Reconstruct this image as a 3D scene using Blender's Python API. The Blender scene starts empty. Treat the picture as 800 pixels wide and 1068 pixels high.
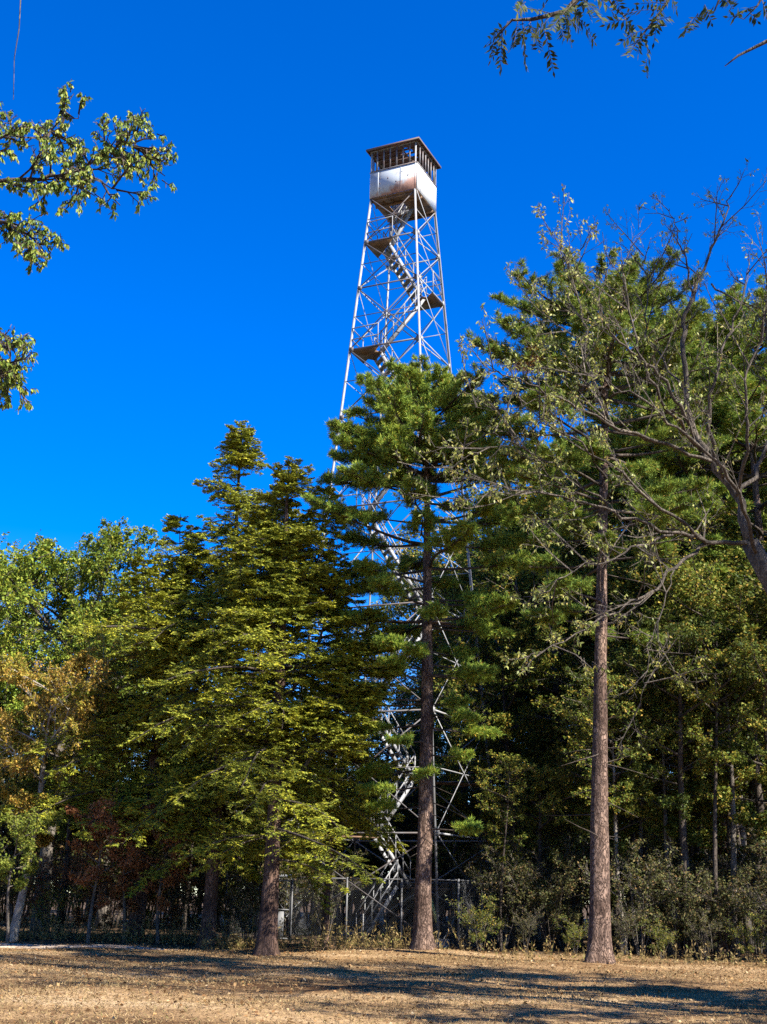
import bpy, bmesh, math, random
import numpy as np
from mathutils import Vector, Matrix, noise as mnoise

# ------------------------------------------------------------------ basics
sc = bpy.context.scene
COL = sc.collection
R = math.radians
F, PITCH, ROLL, EYE = 1296.2, 0.2988, 0.021, 1.6
W0, H0 = 800.0, 1068.0

def link(o):
    COL.objects.link(o); return o

def tag(o, label=None, cat=None, group=None, kind=None):
    if label: o['label'] = label
    if cat: o['category'] = cat
    if group: o['group'] = group
    if kind: o['kind'] = kind
    return o

def empty(name, loc=(0, 0, 0), rz=0.0):
    o = bpy.data.objects.new(name, None)
    o.empty_display_size = 0.3
    o.location = loc; o.rotation_euler = (0, 0, rz)
    return link(o)

def children(o):
    return [c for c in bpy.data.objects if c.parent == o]

def copy_tree(o, parent=None):
    c = link(o.copy())
    if parent is not None: c.parent = parent
    for ch in children(o): copy_tree(ch, c)
    return c

def ray(px, py):
    """direction in the world of a spot measured on the photograph (used to take sizes and positions off it)"""
    x, y = px - W0 / 2, py - H0 / 2
    c, s = math.cos(ROLL), math.sin(ROLL)
    x, y = c * x + s * y, -s * x + c * y
    a, u = x / F, -y / F
    c, s = math.cos(PITCH), math.sin(PITCH)
    return Vector((a, c - u * s, s + u * c))

def at(px, py, Y):
    d = ray(px, py); k = Y / d.y
    return Vector((d.x * k, Y, EYE + d.z * k))

# ------------------------------------------------------------------ ground height
def gz(x, y):
    z = 0.05 * math.sin(0.31 * x + 0.7) * math.sin(0.23 * y + 0.4) + 0.03 * math.sin(0.9 * x + 0.55 * y) \
        + 0.02 * math.sin(1.7 * x - 0.8 * y + 1.0)
    z += 0.16 * math.exp(-((x - 1.6) ** 2 / 3.0 + (y - 37.2) ** 2 / 1.5))
    z += 0.12 * math.exp(-((x - 5.7) ** 2 / 1.6 + (y - 32.6) ** 2 / 0.8))
    return z

def gz_np(x, y):
    z = 0.05 * np.sin(0.31 * x + 0.7) * np.sin(0.23 * y + 0.4) + 0.03 * np.sin(0.9 * x + 0.55 * y) \
        + 0.02 * np.sin(1.7 * x - 0.8 * y + 1.0)
    z = z + 0.16 * np.exp(-((x - 1.6) ** 2 / 3.0 + (y - 37.2) ** 2 / 1.5))
    z = z + 0.12 * np.exp(-((x - 5.7) ** 2 / 1.6 + (y - 32.6) ** 2 / 0.8))
    return z

# ------------------------------------------------------------------ materials
def newmat(name):
    m = bpy.data.materials.new(name); m.use_nodes = True
    nt = m.node_tree
    for n in list(nt.nodes): nt.nodes.remove(n)
    out = nt.nodes.new('ShaderNodeOutputMaterial')
    return m, nt, out

def N(nt, t, **kw):
    n = nt.nodes.new(t)
    for k, v in kw.items():
        if k in n.inputs.keys(): n.inputs[k].default_value = v
        else: setattr(n, k, v)
    return n

def ramp(nt, stops):
    n = nt.nodes.new('ShaderNodeValToRGB')
    e = n.color_ramp.elements
    while len(e) > 1: e.remove(e[-1])
    e[0].position = stops[0][0]; e[0].color = (*stops[0][1], 1)
    for p, c in stops[1:]:
        k = e.new(p); k.color = (*c, 1)
    return n

def leaf_mat(name, stops, trans=0.3, rough=0.6, spec=0.12, clump=0.35, clump_scale=0.55, tint=(1.25, 1.05, 0.7)):
    """leaf colour: a random one of the kind's colours for each leaf, drifting gently from spray to spray"""
    m, nt, out = newmat(name)
    g = N(nt, 'ShaderNodeNewGeometry')
    cr = ramp(nt, stops)
    nt.links.new(g.outputs['Random Per Island'], cr.inputs[0])
    tc = N(nt, 'ShaderNodeTexCoord')
    nz = N(nt, 'ShaderNodeTexNoise', Scale=clump_scale, Detail=2.0)
    nt.links.new(tc.outputs['Object'], nz.inputs['Vector'])
    mr = N(nt, 'ShaderNodeMapRange')
    mr.inputs['From Min'].default_value = 0.45; mr.inputs['From Max'].default_value = 0.68
    mr.inputs['To Max'].default_value = clump
    nt.links.new(nz.outputs[0], mr.inputs['Value'])
    mul = N(nt, 'ShaderNodeMix', data_type='RGBA', blend_type='MULTIPLY')
    nt.links.new(mr.outputs[0], mul.inputs[0])
    nt.links.new(cr.outputs[0], mul.inputs[6])
    mul.inputs[7].default_value = (*tint, 1)
    oi = N(nt, 'ShaderNodeObjectInfo')
    hv = N(nt, 'ShaderNodeHueSaturation')
    mv = N(nt, 'ShaderNodeMapRange')
    mv.inputs['To Min'].default_value = 0.82; mv.inputs['To Max'].default_value = 1.18
    nt.links.new(oi.outputs['Random'], mv.inputs['Value'])
    nt.links.new(mv.outputs[0], hv.inputs['Value'])
    nt.links.new(mul.outputs[2], hv.inputs['Color'])
    p = N(nt, 'ShaderNodeBsdfPrincipled', Roughness=rough)
    p.inputs['Specular IOR Level'].default_value = spec
    nt.links.new(hv.outputs[0], p.inputs['Base Color'])
    t = N(nt, 'ShaderNodeBsdfTranslucent')
    nt.links.new(hv.outputs[0], t.inputs['Color'])
    mx = N(nt, 'ShaderNodeMixShader'); mx.inputs[0].default_value = trans
    nt.links.new(p.outputs[0], mx.inputs[1]); nt.links.new(t.outputs[0], mx.inputs[2])
    nt.links.new(mx.outputs[0], out.inputs[0])
    return m

def bark_mat(name, dark, light, plate=5.0, stretch=0.28, bump=0.6, thr=(0.25, 0.75)):
    m, nt, out = newmat(name)
    tc = N(nt, 'ShaderNodeTexCoord')
    mp = N(nt, 'ShaderNodeMapping'); mp.inputs['Scale'].default_value = (1, 1, stretch)
    nt.links.new(tc.outputs['Object'], mp.inputs[0])
    nz = N(nt, 'ShaderNodeTexNoise', Scale=plate * 0.9, Detail=5.0)
    nt.links.new(mp.outputs[0], nz.inputs['Vector'])
    vo = N(nt, 'ShaderNodeTexVoronoi', feature='DISTANCE_TO_EDGE', Scale=plate * 1.8)
    add = N(nt, 'ShaderNodeVectorMath', operation='MULTIPLY_ADD')
    add.inputs[1].default_value = (0.55, 0.55, 0.40)
    nt.links.new(nz.outputs['Color'], add.inputs[0]); nt.links.new(mp.outputs[0], add.inputs[2])
    nt.links.new(add.outputs[0], vo.inputs['Vector'])
    mr = N(nt, 'ShaderNodeMapRange'); mr.inputs['From Max'].default_value = 0.16
    nt.links.new(vo.outputs['Distance'], mr.inputs['Value'])
    mu = N(nt, 'ShaderNodeMath', operation='MULTIPLY')
    nt.links.new(mr.outputs[0], mu.inputs[0])
    m2 = N(nt, 'ShaderNodeMapRange'); m2.inputs['From Min'].default_value = thr[0]; m2.inputs['From Max'].default_value = thr[1]
    nt.links.new(nz.outputs[0], m2.inputs['Value']); nt.links.new(m2.outputs[0], mu.inputs[1])
    cr = ramp(nt, [(0.0, dark), (0.45, [(a + b) / 2 for a, b in zip(dark, light)]), (1.0, light)])
    nt.links.new(mu.outputs[0], cr.inputs[0])
    # slow change of tone up and round the trunk: weathered, scaled and lichened stretches
    n3 = N(nt, 'ShaderNodeTexNoise', Scale=1.1, Detail=4.0, Roughness=0.7)
    nt.links.new(tc.outputs['Object'], n3.inputs['Vector'])
    c3 = ramp(nt, [(0.34, (0.50, 0.46, 0.44)), (0.50, (0.90, 0.88, 0.86)), (0.66, (1.12, 1.08, 1.0))])
    nt.links.new(n3.outputs[0], c3.inputs[0])
    m3 = N(nt, 'ShaderNodeMix', data_type='RGBA', blend_type='MULTIPLY'); m3.inputs[0].default_value = 1.0
    nt.links.new(cr.outputs[0], m3.inputs[6]); nt.links.new(c3.outputs[0], m3.inputs[7])
    p = N(nt, 'ShaderNodeBsdfPrincipled', Roughness=0.9)
    p.inputs['Specular IOR Level'].default_value = 0.15
    nt.links.new(m3.outputs[2], p.inputs['Base Color'])
    b = N(nt, 'ShaderNodeBump', Strength=bump, Distance=0.04)
    nt.links.new(mu.outputs[0], b.inputs['Height']); nt.links.new(b.outputs[0], p.inputs['Normal'])
    nt.links.new(p.outputs[0], out.inputs[0])
    return m

def metal_mat(name, base, stain, rough=0.5, metallic=0.25, amount=(0.55, 0.75), scale=1.5):
    m, nt, out = newmat(name)
    tc = N(nt, 'ShaderNodeTexCoord')
    nz = N(nt, 'ShaderNodeTexNoise', Scale=scale, Detail=6.0, Roughness=0.65)
    nt.links.new(tc.outputs['Object'], nz.inputs['Vector'])
    mr = N(nt, 'ShaderNodeMapRange'); mr.inputs['From Min'].default_value = amount[0]; mr.inputs['From Max'].default_value = amount[1]
    nt.links.new(nz.outputs[0], mr.inputs['Value'])
    mx = N(nt, 'ShaderNodeMix', data_type='RGBA')
    mx.inputs[6].default_value = (*base, 1); mx.inputs[7].default_value = (*stain, 1)
    nt.links.new(mr.outputs[0], mx.inputs[0])
    p = N(nt, 'ShaderNodeBsdfPrincipled', Roughness=rough, Metallic=metallic)
    nt.links.new(mx.outputs[2], p.inputs['Base Color'])
    nt.links.new(p.outputs[0], out.inputs[0])
    return m

def plain_mat(name, col, rough=0.8, metallic=0.0, var=0.25, scale=6.0):
    c2 = [v * (1 - var) for v in col]
    return metal_mat(name, col, c2, rough, metallic, (0.4, 0.65), scale)

M = {}
M['pine_needles'] = leaf_mat('pine_needles', [(0.0, (0.049, 0.100, 0.019)), (0.35, (0.117, 0.185, 0.029)), (0.75, (0.200, 0.266, 0.034)), (0.95, (0.275, 0.306, 0.041)), (1.0, (0.400, 0.209, 0.048))], trans=0.22, clump=0.5, clump_scale=0.9, tint=(1.35, 1.12, 0.75))
M['hemlock_needles'] = leaf_mat('hemlock_needles', [(0.0, (0.078, 0.109, 0.018)), (0.4, (0.175, 0.200, 0.025)), (0.8, (0.297, 0.304, 0.030)), (1.0, (0.394, 0.359, 0.038))], trans=0.2, clump=0.7, clump_scale=0.8, tint=(1.30, 1.12, 0.7))
M['oak_leaves'] = leaf_mat('oak_leaves', [(0.0, (0.083, 0.131, 0.019)), (0.5, (0.149, 0.211, 0.028)), (0.85, (0.231, 0.260, 0.031)), (1.0, (0.330, 0.286, 0.037))], trans=0.3)
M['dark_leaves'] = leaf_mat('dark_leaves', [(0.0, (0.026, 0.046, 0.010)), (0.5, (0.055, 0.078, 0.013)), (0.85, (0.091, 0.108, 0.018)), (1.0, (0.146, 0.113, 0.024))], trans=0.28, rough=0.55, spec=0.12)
M['yellow_leaves'] = leaf_mat('yellow_leaves', [(0.0, (0.156, 0.131, 0.025)), (0.4, (0.288, 0.200, 0.032)), (0.75, (0.360, 0.188, 0.040)), (1.0, (0.180, 0.200, 0.035))], trans=0.35, clump=0.7, tint=(0.7, 1.05, 0.8))
M['russet_leaves'] = leaf_mat('russet_leaves', [(0.0, (0.135, 0.055, 0.024)), (0.5, (0.257, 0.104, 0.042)), (0.85, (0.365, 0.156, 0.066)), (1.0, (0.162, 0.130, 0.036))], trans=0.3)
M['sapling_leaves'] = leaf_mat('sapling_leaves', [(0.0, (0.10, 0.14, 0.02)), (0.6, (0.17, 0.20, 0.03)), (1.0, (0.24, 0.22, 0.04))], trans=0.4)
M['mixed_leaves'] = leaf_mat('mixed_leaves', [(0.0, (0.057, 0.091, 0.017)), (0.5, (0.122, 0.149, 0.023)), (0.8, (0.199, 0.190, 0.031)), (1.0, (0.341, 0.212, 0.042))], trans=0.3, clump=0.8, tint=(1.12, 1.06, 0.8))
M['pale_leaves'] = leaf_mat('pale_leaves', [(0.0, (0.132, 0.165, 0.035)), (0.5, (0.264, 0.288, 0.065)), (0.85, (0.396, 0.388, 0.100)), (1.0, (0.343, 0.230, 0.060))], trans=0.4, rough=0.5, spec=0.3)
M['cherry_leaves'] = leaf_mat('cherry_leaves', [(0.0, (0.059, 0.101, 0.018)), (0.5, (0.131, 0.195, 0.031)), (0.8, (0.263, 0.293, 0.044)), (1.0, (0.394, 0.357, 0.066))], trans=0.38, rough=0.5, spec=0.25, clump=0.2)
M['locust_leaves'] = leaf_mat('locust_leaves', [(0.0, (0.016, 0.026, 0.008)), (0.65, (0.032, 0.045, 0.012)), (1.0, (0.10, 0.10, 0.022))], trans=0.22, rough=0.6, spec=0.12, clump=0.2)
M['orange_needles'] = leaf_mat('orange_needles', [(0.0, (0.30, 0.15, 0.03)), (1.0, (0.45, 0.24, 0.05))], trans=0.3)
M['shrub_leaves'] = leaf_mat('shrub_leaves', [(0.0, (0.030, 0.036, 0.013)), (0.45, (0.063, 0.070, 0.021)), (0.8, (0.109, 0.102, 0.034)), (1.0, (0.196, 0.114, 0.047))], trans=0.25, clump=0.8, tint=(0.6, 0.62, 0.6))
M['straw'] = leaf_mat('straw', [(0.0, (0.131, 0.085, 0.041)), (0.5, (0.271, 0.179, 0.079)), (0.9, (0.378, 0.270, 0.134)), (1.0, (0.123, 0.130, 0.038))], trans=0.25, rough=0.7, clump=0.5, clump_scale=0.3, tint=(0.7, 0.62, 0.6))
M['litter'] = leaf_mat('litter', [(0.0, (0.072, 0.036, 0.018)), (0.5, (0.192, 0.100, 0.040)), (0.9, (0.320, 0.200, 0.088)), (1.0, (0.400, 0.320, 0.200))], trans=0.15, rough=0.6)
M['weed_leaves'] = leaf_mat('weed_leaves', [(0.0, (0.10, 0.075, 0.03)), (0.4, (0.22, 0.15, 0.06)), (0.75, (0.30, 0.22, 0.09)), (1.0, (0.12, 0.14, 0.03))], trans=0.3)
M['pine_bark'] = bark_mat('pine_bark', (0.040, 0.024, 0.018), (0.285, 0.195, 0.148), plate=6.5, stretch=0.36, bump=1.0)
M['hemlock_bark'] = bark_mat('hemlock_bark', (0.035, 0.022, 0.017), (0.19, 0.118, 0.088), plate=7.0, stretch=0.16, bump=0.8)
M['grey_bark'] = bark_mat('grey_bark', (0.045, 0.040, 0.034), (0.23, 0.20, 0.165), plate=8.0, stretch=0.2, bump=0.6)
M['bare_bark'] = bark_mat('bare_bark', (0.035, 0.030, 0.026), (0.16, 0.135, 0.11), plate=9.0, stretch=0.2, bump=0.6)
M['dark_bark'] = bark_mat('dark_bark', (0.028, 0.023, 0.019), (0.13, 0.105, 0.085), plate=8.0, stretch=0.2, bump=0.6)
M['pale_bark'] = bark_mat('pale_bark', (0.14, 0.12, 0.10), (0.42, 0.38, 0.32), plate=6.0, stretch=0.4, bump=0.3)
M['galvanised'] = metal_mat('galvanised', (0.186, 0.189, 0.197), (0.114, 0.099, 0.091), rough=0.55, metallic=0.0, amount=(0.5, 0.75), scale=1.2)
M['galvanised_dull'] = metal_mat('galvanised_dull', (0.089, 0.089, 0.092), (0.054, 0.048, 0.041), rough=0.6, metallic=0.0, amount=(0.5, 0.7), scale=2.0)
M['galvanised_shaded_rusty'] = metal_mat('galvanised_shaded_rusty', (0.091, 0.086, 0.089), (0.054, 0.035, 0.028), rough=0.65, metallic=0.0, amount=(0.42, 0.62), scale=1.0)  # left-face steel: that side's shade put into a darker base, with rust mottling
M['rail_paint'] = metal_mat('rail_paint', (0.155, 0.155, 0.158), (0.104, 0.091, 0.086), rough=0.5, metallic=0.0)
M['fence_wire'] = plain_mat('fence_wire', (0.075, 0.075, 0.075), rough=0.6, metallic=0.0)
M['white_sheet'] = metal_mat('white_sheet', (0.600, 0.600, 0.600), (0.558, 0.540, 0.513), rough=0.4, metallic=0.0, amount=(0.55, 0.8), scale=2.5)
M['brown_board'] = metal_mat('brown_board', (0.15, 0.085, 0.045), (0.06, 0.035, 0.022), rough=0.85, metallic=0.0, amount=(0.4, 0.65), scale=3.0)
M['roof_steel'] = metal_mat('roof_steel', (0.075, 0.05, 0.042), (0.14, 0.07, 0.045), rough=0.7, metallic=0.1, amount=(0.5, 0.7), scale=2.5)
M['dark_frame'] = metal_mat('dark_frame', (0.136, 0.128, 0.128), (0.080, 0.048, 0.040), rough=0.6, metallic=0.1, amount=(0.45, 0.6), scale=4.0)
M['yellow_paint'] = metal_mat('yellow_paint', (0.62, 0.55, 0.16), (0.4, 0.36, 0.2), rough=0.5, metallic=0.0)

def rusty_sheet():
    """white painted sheet steel, greyed in colour for its shaded side and weathered: a big rust bloom low on one side, thin streaks and bullet holes"""
    m, nt, out = newmat('rusty_sheet')
    tc = N(nt, 'ShaderNodeTexCoord')
    sx = N(nt, 'ShaderNodeSeparateXYZ'); nt.links.new(tc.outputs['Object'], sx.inputs[0])
    nz = N(nt, 'ShaderNodeTexNoise', Scale=2.6, Detail=7.0, Roughness=0.7)
    nt.links.new(tc.outputs['Object'], nz.inputs['Vector'])
    # rust bloom: grows towards +x (near corner) and the bottom
    a = N(nt, 'ShaderNodeMath', operation='MULTIPLY_ADD'); a.inputs[1].default_value = 0.26; a.inputs[2].default_value = 0.34
    nt.links.new(sx.outputs['X'], a.inputs[0])
    b = N(nt, 'ShaderNodeMath', operation='MULTIPLY_ADD'); b.inputs[1].default_value = -0.62
    nt.links.new(sx.outputs['Z'], b.inputs[0]); nt.links.new(a.outputs[0], b.inputs[2])
    c = N(nt, 'ShaderNodeMath', operation='ADD')
    nt.links.new(b.outputs[0], c.inputs[0]); nt.links.new(nz.outputs[0], c.inputs[1])
    mr = N(nt, 'ShaderNodeMapRange'); mr.inputs['From Min'].default_value = 0.56; mr.inputs['From Max'].default_value = 0.72
    nt.links.new(c.outputs[0], mr.inputs['Value'])
    n2 = N(nt, 'ShaderNodeTexNoise', Scale=6.0, Detail=7.0, Roughness=0.75)
    mp = N(nt, 'ShaderNodeMapping'); mp.inputs['Scale'].default_value = (1, 1, 0.45)
    nt.links.new(tc.outputs['Object'], mp.inputs[0]); nt.links.new(mp.outputs[0], n2.inputs['Vector'])
    m2 = N(nt, 'ShaderNodeMapRange'); m2.inputs['From Min'].default_value = 0.52; m2.inputs['From Max'].default_value = 0.70
    m2.inputs['To Max'].default_value = 0.8
    nt.links.new(n2.outputs[0], m2.inputs['Value'])
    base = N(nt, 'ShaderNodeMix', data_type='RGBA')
    base.inputs[6].default_value = (0.31, 0.335, 0.36, 1); base.inputs[7].default_value = (0.16, 0.13, 0.12, 1)  # base greyer than the other walls: grazing-light shade put into the colour
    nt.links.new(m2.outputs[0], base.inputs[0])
    rc = ramp(nt, [(0.35, (0.17, 0.075, 0.055)), (0.65, (0.34, 0.20, 0.16))])
    nt.links.new(n2.outputs[0], rc.inputs[0])
    mx = N(nt, 'ShaderNodeMix', data_type='RGBA')
    nt.links.new(mr.outputs[0], mx.inputs[0]); nt.links.new(base.outputs[2], mx.inputs[6]); nt.links.new(rc.outputs[0], mx.inputs[7])
    p = N(nt, 'ShaderNodeBsdfPrincipled', Roughness=0.6, Metallic=0.0)
    nt.links.new(mx.outputs[2], p.inputs['Base Color']); nt.links.new(p.outputs[0], out.inputs[0])
    return m
M['rusty_sheet'] = rusty_sheet()

def ground_mat():
    m, nt, out = newmat('ground_soil')
    tc = N(nt, 'ShaderNodeTexCoord')
    n1 = N(nt, 'ShaderNodeTexNoise', Scale=0.35, Detail=6.0, Roughness=0.6)
    mp = N(nt, 'ShaderNodeMapping'); mp.inputs['Scale'].default_value = (0.35, 1, 1)
    nt.links.new(tc.outputs['Object'], mp.inputs[0]); nt.links.new(mp.outputs[0], n1.inputs['Vector'])
    n2 = N(nt, 'ShaderNodeTexNoise', Scale=7.0, Detail=6.0, Roughness=0.75)
    nt.links.new(tc.outputs['Object'], n2.inputs['Vector'])
    c1 = ramp(nt, [(0.33, (0.085, 0.045, 0.020)), (0.45, (0.18, 0.108, 0.050)), (0.56, (0.31, 0.202, 0.102)), (0.70, (0.41, 0.30, 0.175))])
    nt.links.new(n1.outputs[0], c1.inputs[0])
    c2 = ramp(nt, [(0.32, (0.30, 0.26, 0.22)), (0.5, (0.85, 0.83, 0.8)), (0.7, (1.25, 1.25, 1.25))])
    nt.links.new(n2.outputs[0], c2.inputs[0])
    mu = N(nt, 'ShaderNodeMix', data_type='RGBA', blend_type='MULTIPLY'); mu.inputs[0].default_value = 1.0
    nt.links.new(c1.outputs[0], mu.inputs[6]); nt.links.new(c2.outputs[0], mu.inputs[7])
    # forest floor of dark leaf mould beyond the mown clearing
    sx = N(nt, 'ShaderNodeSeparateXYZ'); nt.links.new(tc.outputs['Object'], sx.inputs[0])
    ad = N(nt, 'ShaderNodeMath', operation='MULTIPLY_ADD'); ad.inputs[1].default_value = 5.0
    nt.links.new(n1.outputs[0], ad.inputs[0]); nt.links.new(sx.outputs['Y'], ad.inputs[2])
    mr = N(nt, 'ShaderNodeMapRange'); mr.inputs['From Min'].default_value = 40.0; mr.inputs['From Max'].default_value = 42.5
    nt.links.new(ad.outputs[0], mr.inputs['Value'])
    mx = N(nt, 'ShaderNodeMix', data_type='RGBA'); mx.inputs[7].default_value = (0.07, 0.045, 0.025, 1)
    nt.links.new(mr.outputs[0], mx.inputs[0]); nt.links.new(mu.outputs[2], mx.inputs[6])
    p = N(nt, 'ShaderNodeBsdfPrincipled', Roughness=0.95)
    p.inputs['Specular IOR Level'].default_value = 0.1
    nt.links.new(mx.outputs[2], p.inputs['Base Color'])
    b = N(nt, 'ShaderNodeBump', Strength=0.8, Distance=0.08)
    nt.links.new(n2.outputs[0], b.inputs['Height']); nt.links.new(b.outputs[0], p.inputs['Normal'])
    nt.links.new(p.outputs[0], out.inputs[0])
    return m
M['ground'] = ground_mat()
M['dirt'] = metal_mat('dirt', (0.391, 0.306, 0.221), (0.255, 0.178, 0.111), rough=0.95, metallic=0.0, amount=(0.42, 0.62), scale=2.2)

# ------------------------------------------------------------------ mesh builders
def mesh_from(name, verts, loops, sizes, mat, parent=None, smooth=False):
    """verts (n,3); loops flat vertex ids; sizes: corners per face"""
    me = bpy.data.meshes.new(name)
    me.vertices.add(len(verts)); me.vertices.foreach_set('co', np.asarray(verts, np.float32).ravel())
    me.loops.add(len(loops)); me.loops.foreach_set('vertex_index', np.asarray(loops, np.int32))
    sizes = np.asarray(sizes, np.int32)
    st = np.concatenate([[0], np.cumsum(sizes)[:-1]]).astype(np.int32)
    me.polygons.add(len(sizes)); me.polygons.foreach_set('loop_start', st)
    me.polygons.foreach_set('loop_total', sizes)
    if smooth: me.polygons.foreach_set('use_smooth', np.ones(len(sizes), bool))
    me.update(calc_edges=True); me.validate()
    me.materials.append(mat)
    o = link(bpy.data.objects.new(name, me))
    if parent is not None: o.parent = parent
    return o

class MB:
    """collects solids and leaves; build() links them as one mesh object"""
    def __init__(s): s.v = []; s.f = []; s.n = 0; s.big = []; s.smooth = False
    def add(s, vs, fs):
        s.v.append(np.array([tuple(q) for q in vs], float))
        s.f += [[i + s.n for i in f] for f in fs]; s.n += len(vs)
    def prism(s, p0, p1, prof, up=(0, 0, 1)):
        p0, p1 = Vector(p0), Vector(p1); d = (p1 - p0).normalized()
        up = Vector(up)
        if abs(d.dot(up)) > 0.98: up = Vector((1, 0, 0))
        x = d.cross(up).normalized(); y = x.cross(d).normalized()
        k = len(prof)
        vs = [p + x * a + y * b for p in (p0, p1) for a, b in prof]
        fs = [[i, (i + 1) % k, k + (i + 1) % k, k + i] for i in range(k)]
        fs += [list(range(k))[::-1], list(range(k, 2 * k))]
        s.add(vs, fs)
    def bar(s, p0, p1, w, h=None, up=(0, 0, 1)):
        h = h or w
        s.prism(p0, p1, [(-w / 2, -h / 2), (w / 2, -h / 2), (w / 2, h / 2), (-w / 2, h / 2)], up)
    def angle(s, p0, p1, w, t=0.012, up=(0, 0, 1)):
        """rolled steel angle section"""
        s.prism(p0, p1, [(0, 0), (w, 0), (w, t), (t, t), (t, w), (0, w)], up)
    def pipe(s, p0, p1, r, k=8):
        s.prism(p0, p1, [(r * math.cos(2 * math.pi * i / k), r * math.sin(2 * math.pi * i / k)) for i in range(k)])
    def plate(s, pts, t):
        """flat polygon with thickness t downwards"""
        k = len(pts); pts = [Vector(p) for p in pts]
        vs = pts + [p - Vector((0, 0, t)) for p in pts]
        fs = [list(range(k)), list(range(k, 2 * k))[::-1]] + [[i, k + i, k + (i + 1) % k, (i + 1) % k] for i in range(k)]
        s.add(vs, fs)
    def tube(s, pts, rad, k=6):
        pts = [Vector(p) for p in pts]; vs = []; fs = []
        ref = Vector((0.3, 0.9, 0.2)).normalized()
        for i, p in enumerate(pts):
            d = (pts[min(i + 1, len(pts) - 1)] - pts[max(i - 1, 0)]).normalized()
            x = d.cross(ref)
            if x.length < 1e-3: x = d.cross(Vector((1, 0, 0)))
            x.normalize(); y = x.cross(d)
            for j in range(k):
                a = 2 * math.pi * j / k
                vs.append(p + x * math.cos(a) * rad[i] + y * math.sin(a) * rad[i])
        for i in range(len(pts) - 1):
            for j in range(k):
                fs.append([i * k + j, i * k + (j + 1) % k, (i + 1) * k + (j + 1) % k, (i + 1) * k + j])
        fs.append([(len(pts) - 1) * k + j for j in range(k)])
        fs.append([j for j in range(k)][::-1])
        s.add(vs, fs)
    def trunk(s, rng, pts, rad, k=22):
        """a trunk: uneven girth, shallow flutes and a few spreading roots"""
        P = []; Rr = []
        n0 = len(pts) - 1
        for i in range(n0):
            m_ = 6 if i == 0 else 3
            for q in range(m_):
                f = q / m_; P.append(pts[i].lerp(pts[i + 1], f)); Rr.append(rad[i + 1] * (0.9 if i == 0 else f) + (rad[i + 1] * 0.1 if i == 0 else rad[i] * (1 - f)))
        P.append(pts[-1]); Rr.append(rad[-1])
        ph = rng.random(6) * 6.28; nr = rng.integers(4, 7); vs = []; fs = []
        for i, p in enumerate(P):
            zz = max(0.0, p.z)
            for j in range(k):
                a = 2 * math.pi * j / k
                r = Rr[i] * (1 + 0.05 * math.sin(2 * a + ph[0] + 0.5 * zz) + 0.04 * math.sin(5 * a + ph[1] + 0.3 * zz) + 0.03 * math.sin(1.9 * zz + ph[2] + a) + 0.025 * math.sin(9 * a + 2.7 * zz))
                r *= 1 + math.exp(-zz / 0.28) * (0.30 + 0.42 * max(0, math.sin(nr * a + ph[3])) ** 1.5 + 0.15 * math.sin(2 * a + ph[4])) + 0.16 * math.exp(-zz / 1.1)
                vs.append((p.x + r * math.cos(a), p.y + r * math.sin(a), p.z))
        for i in range(len(P) - 1):
            for j in range(k): fs.append([i * k + j, i * k + (j + 1) % k, (i + 1) * k + (j + 1) % k, (i + 1) * k + j])
        fs.append([(len(P) - 1) * k + j for j in range(k)])
        s.add(vs, fs)
    def quads(s, q):
        """q (n,4,3) loose four-cornered leaves"""
        s.big.append(np.asarray(q, float).reshape(-1, 3))
    def cones(s, a, b, r0, r1):
        """many thin three-sided twigs at once"""
        a, b = np.asarray(a), np.asarray(b); n = len(a)
        if n == 0: return
        d = b - a; d /= np.linalg.norm(d, axis=1, keepdims=True) + 1e-9
        ref = np.where(np.abs(d[:, 2:3]) > 0.9, [[1.0, 0, 0]], [[0, 0, 1.0]])
        x = np.cross(d, ref); x /= np.linalg.norm(x, axis=1, keepdims=True) + 1e-9
        y = np.cross(x, d)
        r0 = np.broadcast_to(np.asarray(r0, float), (n,))[:, None]; r1 = np.broadcast_to(np.asarray(r1, float), (n,))[:, None]
        ring = []
        for p, r in ((a, r0), (b, r1)):
            for j in range(3):
                t = 2 * math.pi * j / 3
                ring.append(p + r * (x * math.cos(t) + y * math.sin(t)))
        ring = np.stack(ring, 1)                                  # n,6,3
        for j in range(3):
            s.big.append(ring[:, [j, (j + 1) % 3, 3 + (j + 1) % 3, 3 + j]].reshape(-1, 3))
    def build(s, name, mat, parent=None, smooth=False):
        vs = [v for v in s.v]; nf = s.n
        loops = [i for f in s.f for i in f]; sizes = [len(f) for f in s.f]
        loops = np.array(loops, np.int64); sizes = np.array(sizes, np.int64)
        if s.big:
            b = np.concatenate(s.big)
            loops = np.concatenate([loops, np.arange(len(b)) + nf]); sizes = np.concatenate([sizes, np.full(len(b) // 4, 4)])
            vs.append(b)
        return mesh_from(name, np.concatenate(vs), loops, sizes, mat, parent, smooth)

def unit(v): return v / (np.linalg.norm(v, axis=-1, keepdims=True) + 1e-9)

def leaf_quads(p, d, nrm, L, Wd, fold=0.0):
    """diamond leaves: base p, direction d, face normal nrm"""
    d = unit(d); s = unit(np.cross(d, nrm)); L = np.asarray(L).reshape(-1, 1); Wd = np.asarray(Wd).reshape(-1, 1)
    mid = p + d * L * 0.45
    n2 = unit(np.cross(s, d))
    return np.stack([p, mid + s * Wd / 2 + n2 * Wd * fold, p + d * L, mid - s * Wd / 2 + n2 * Wd * fold], 1)

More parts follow.
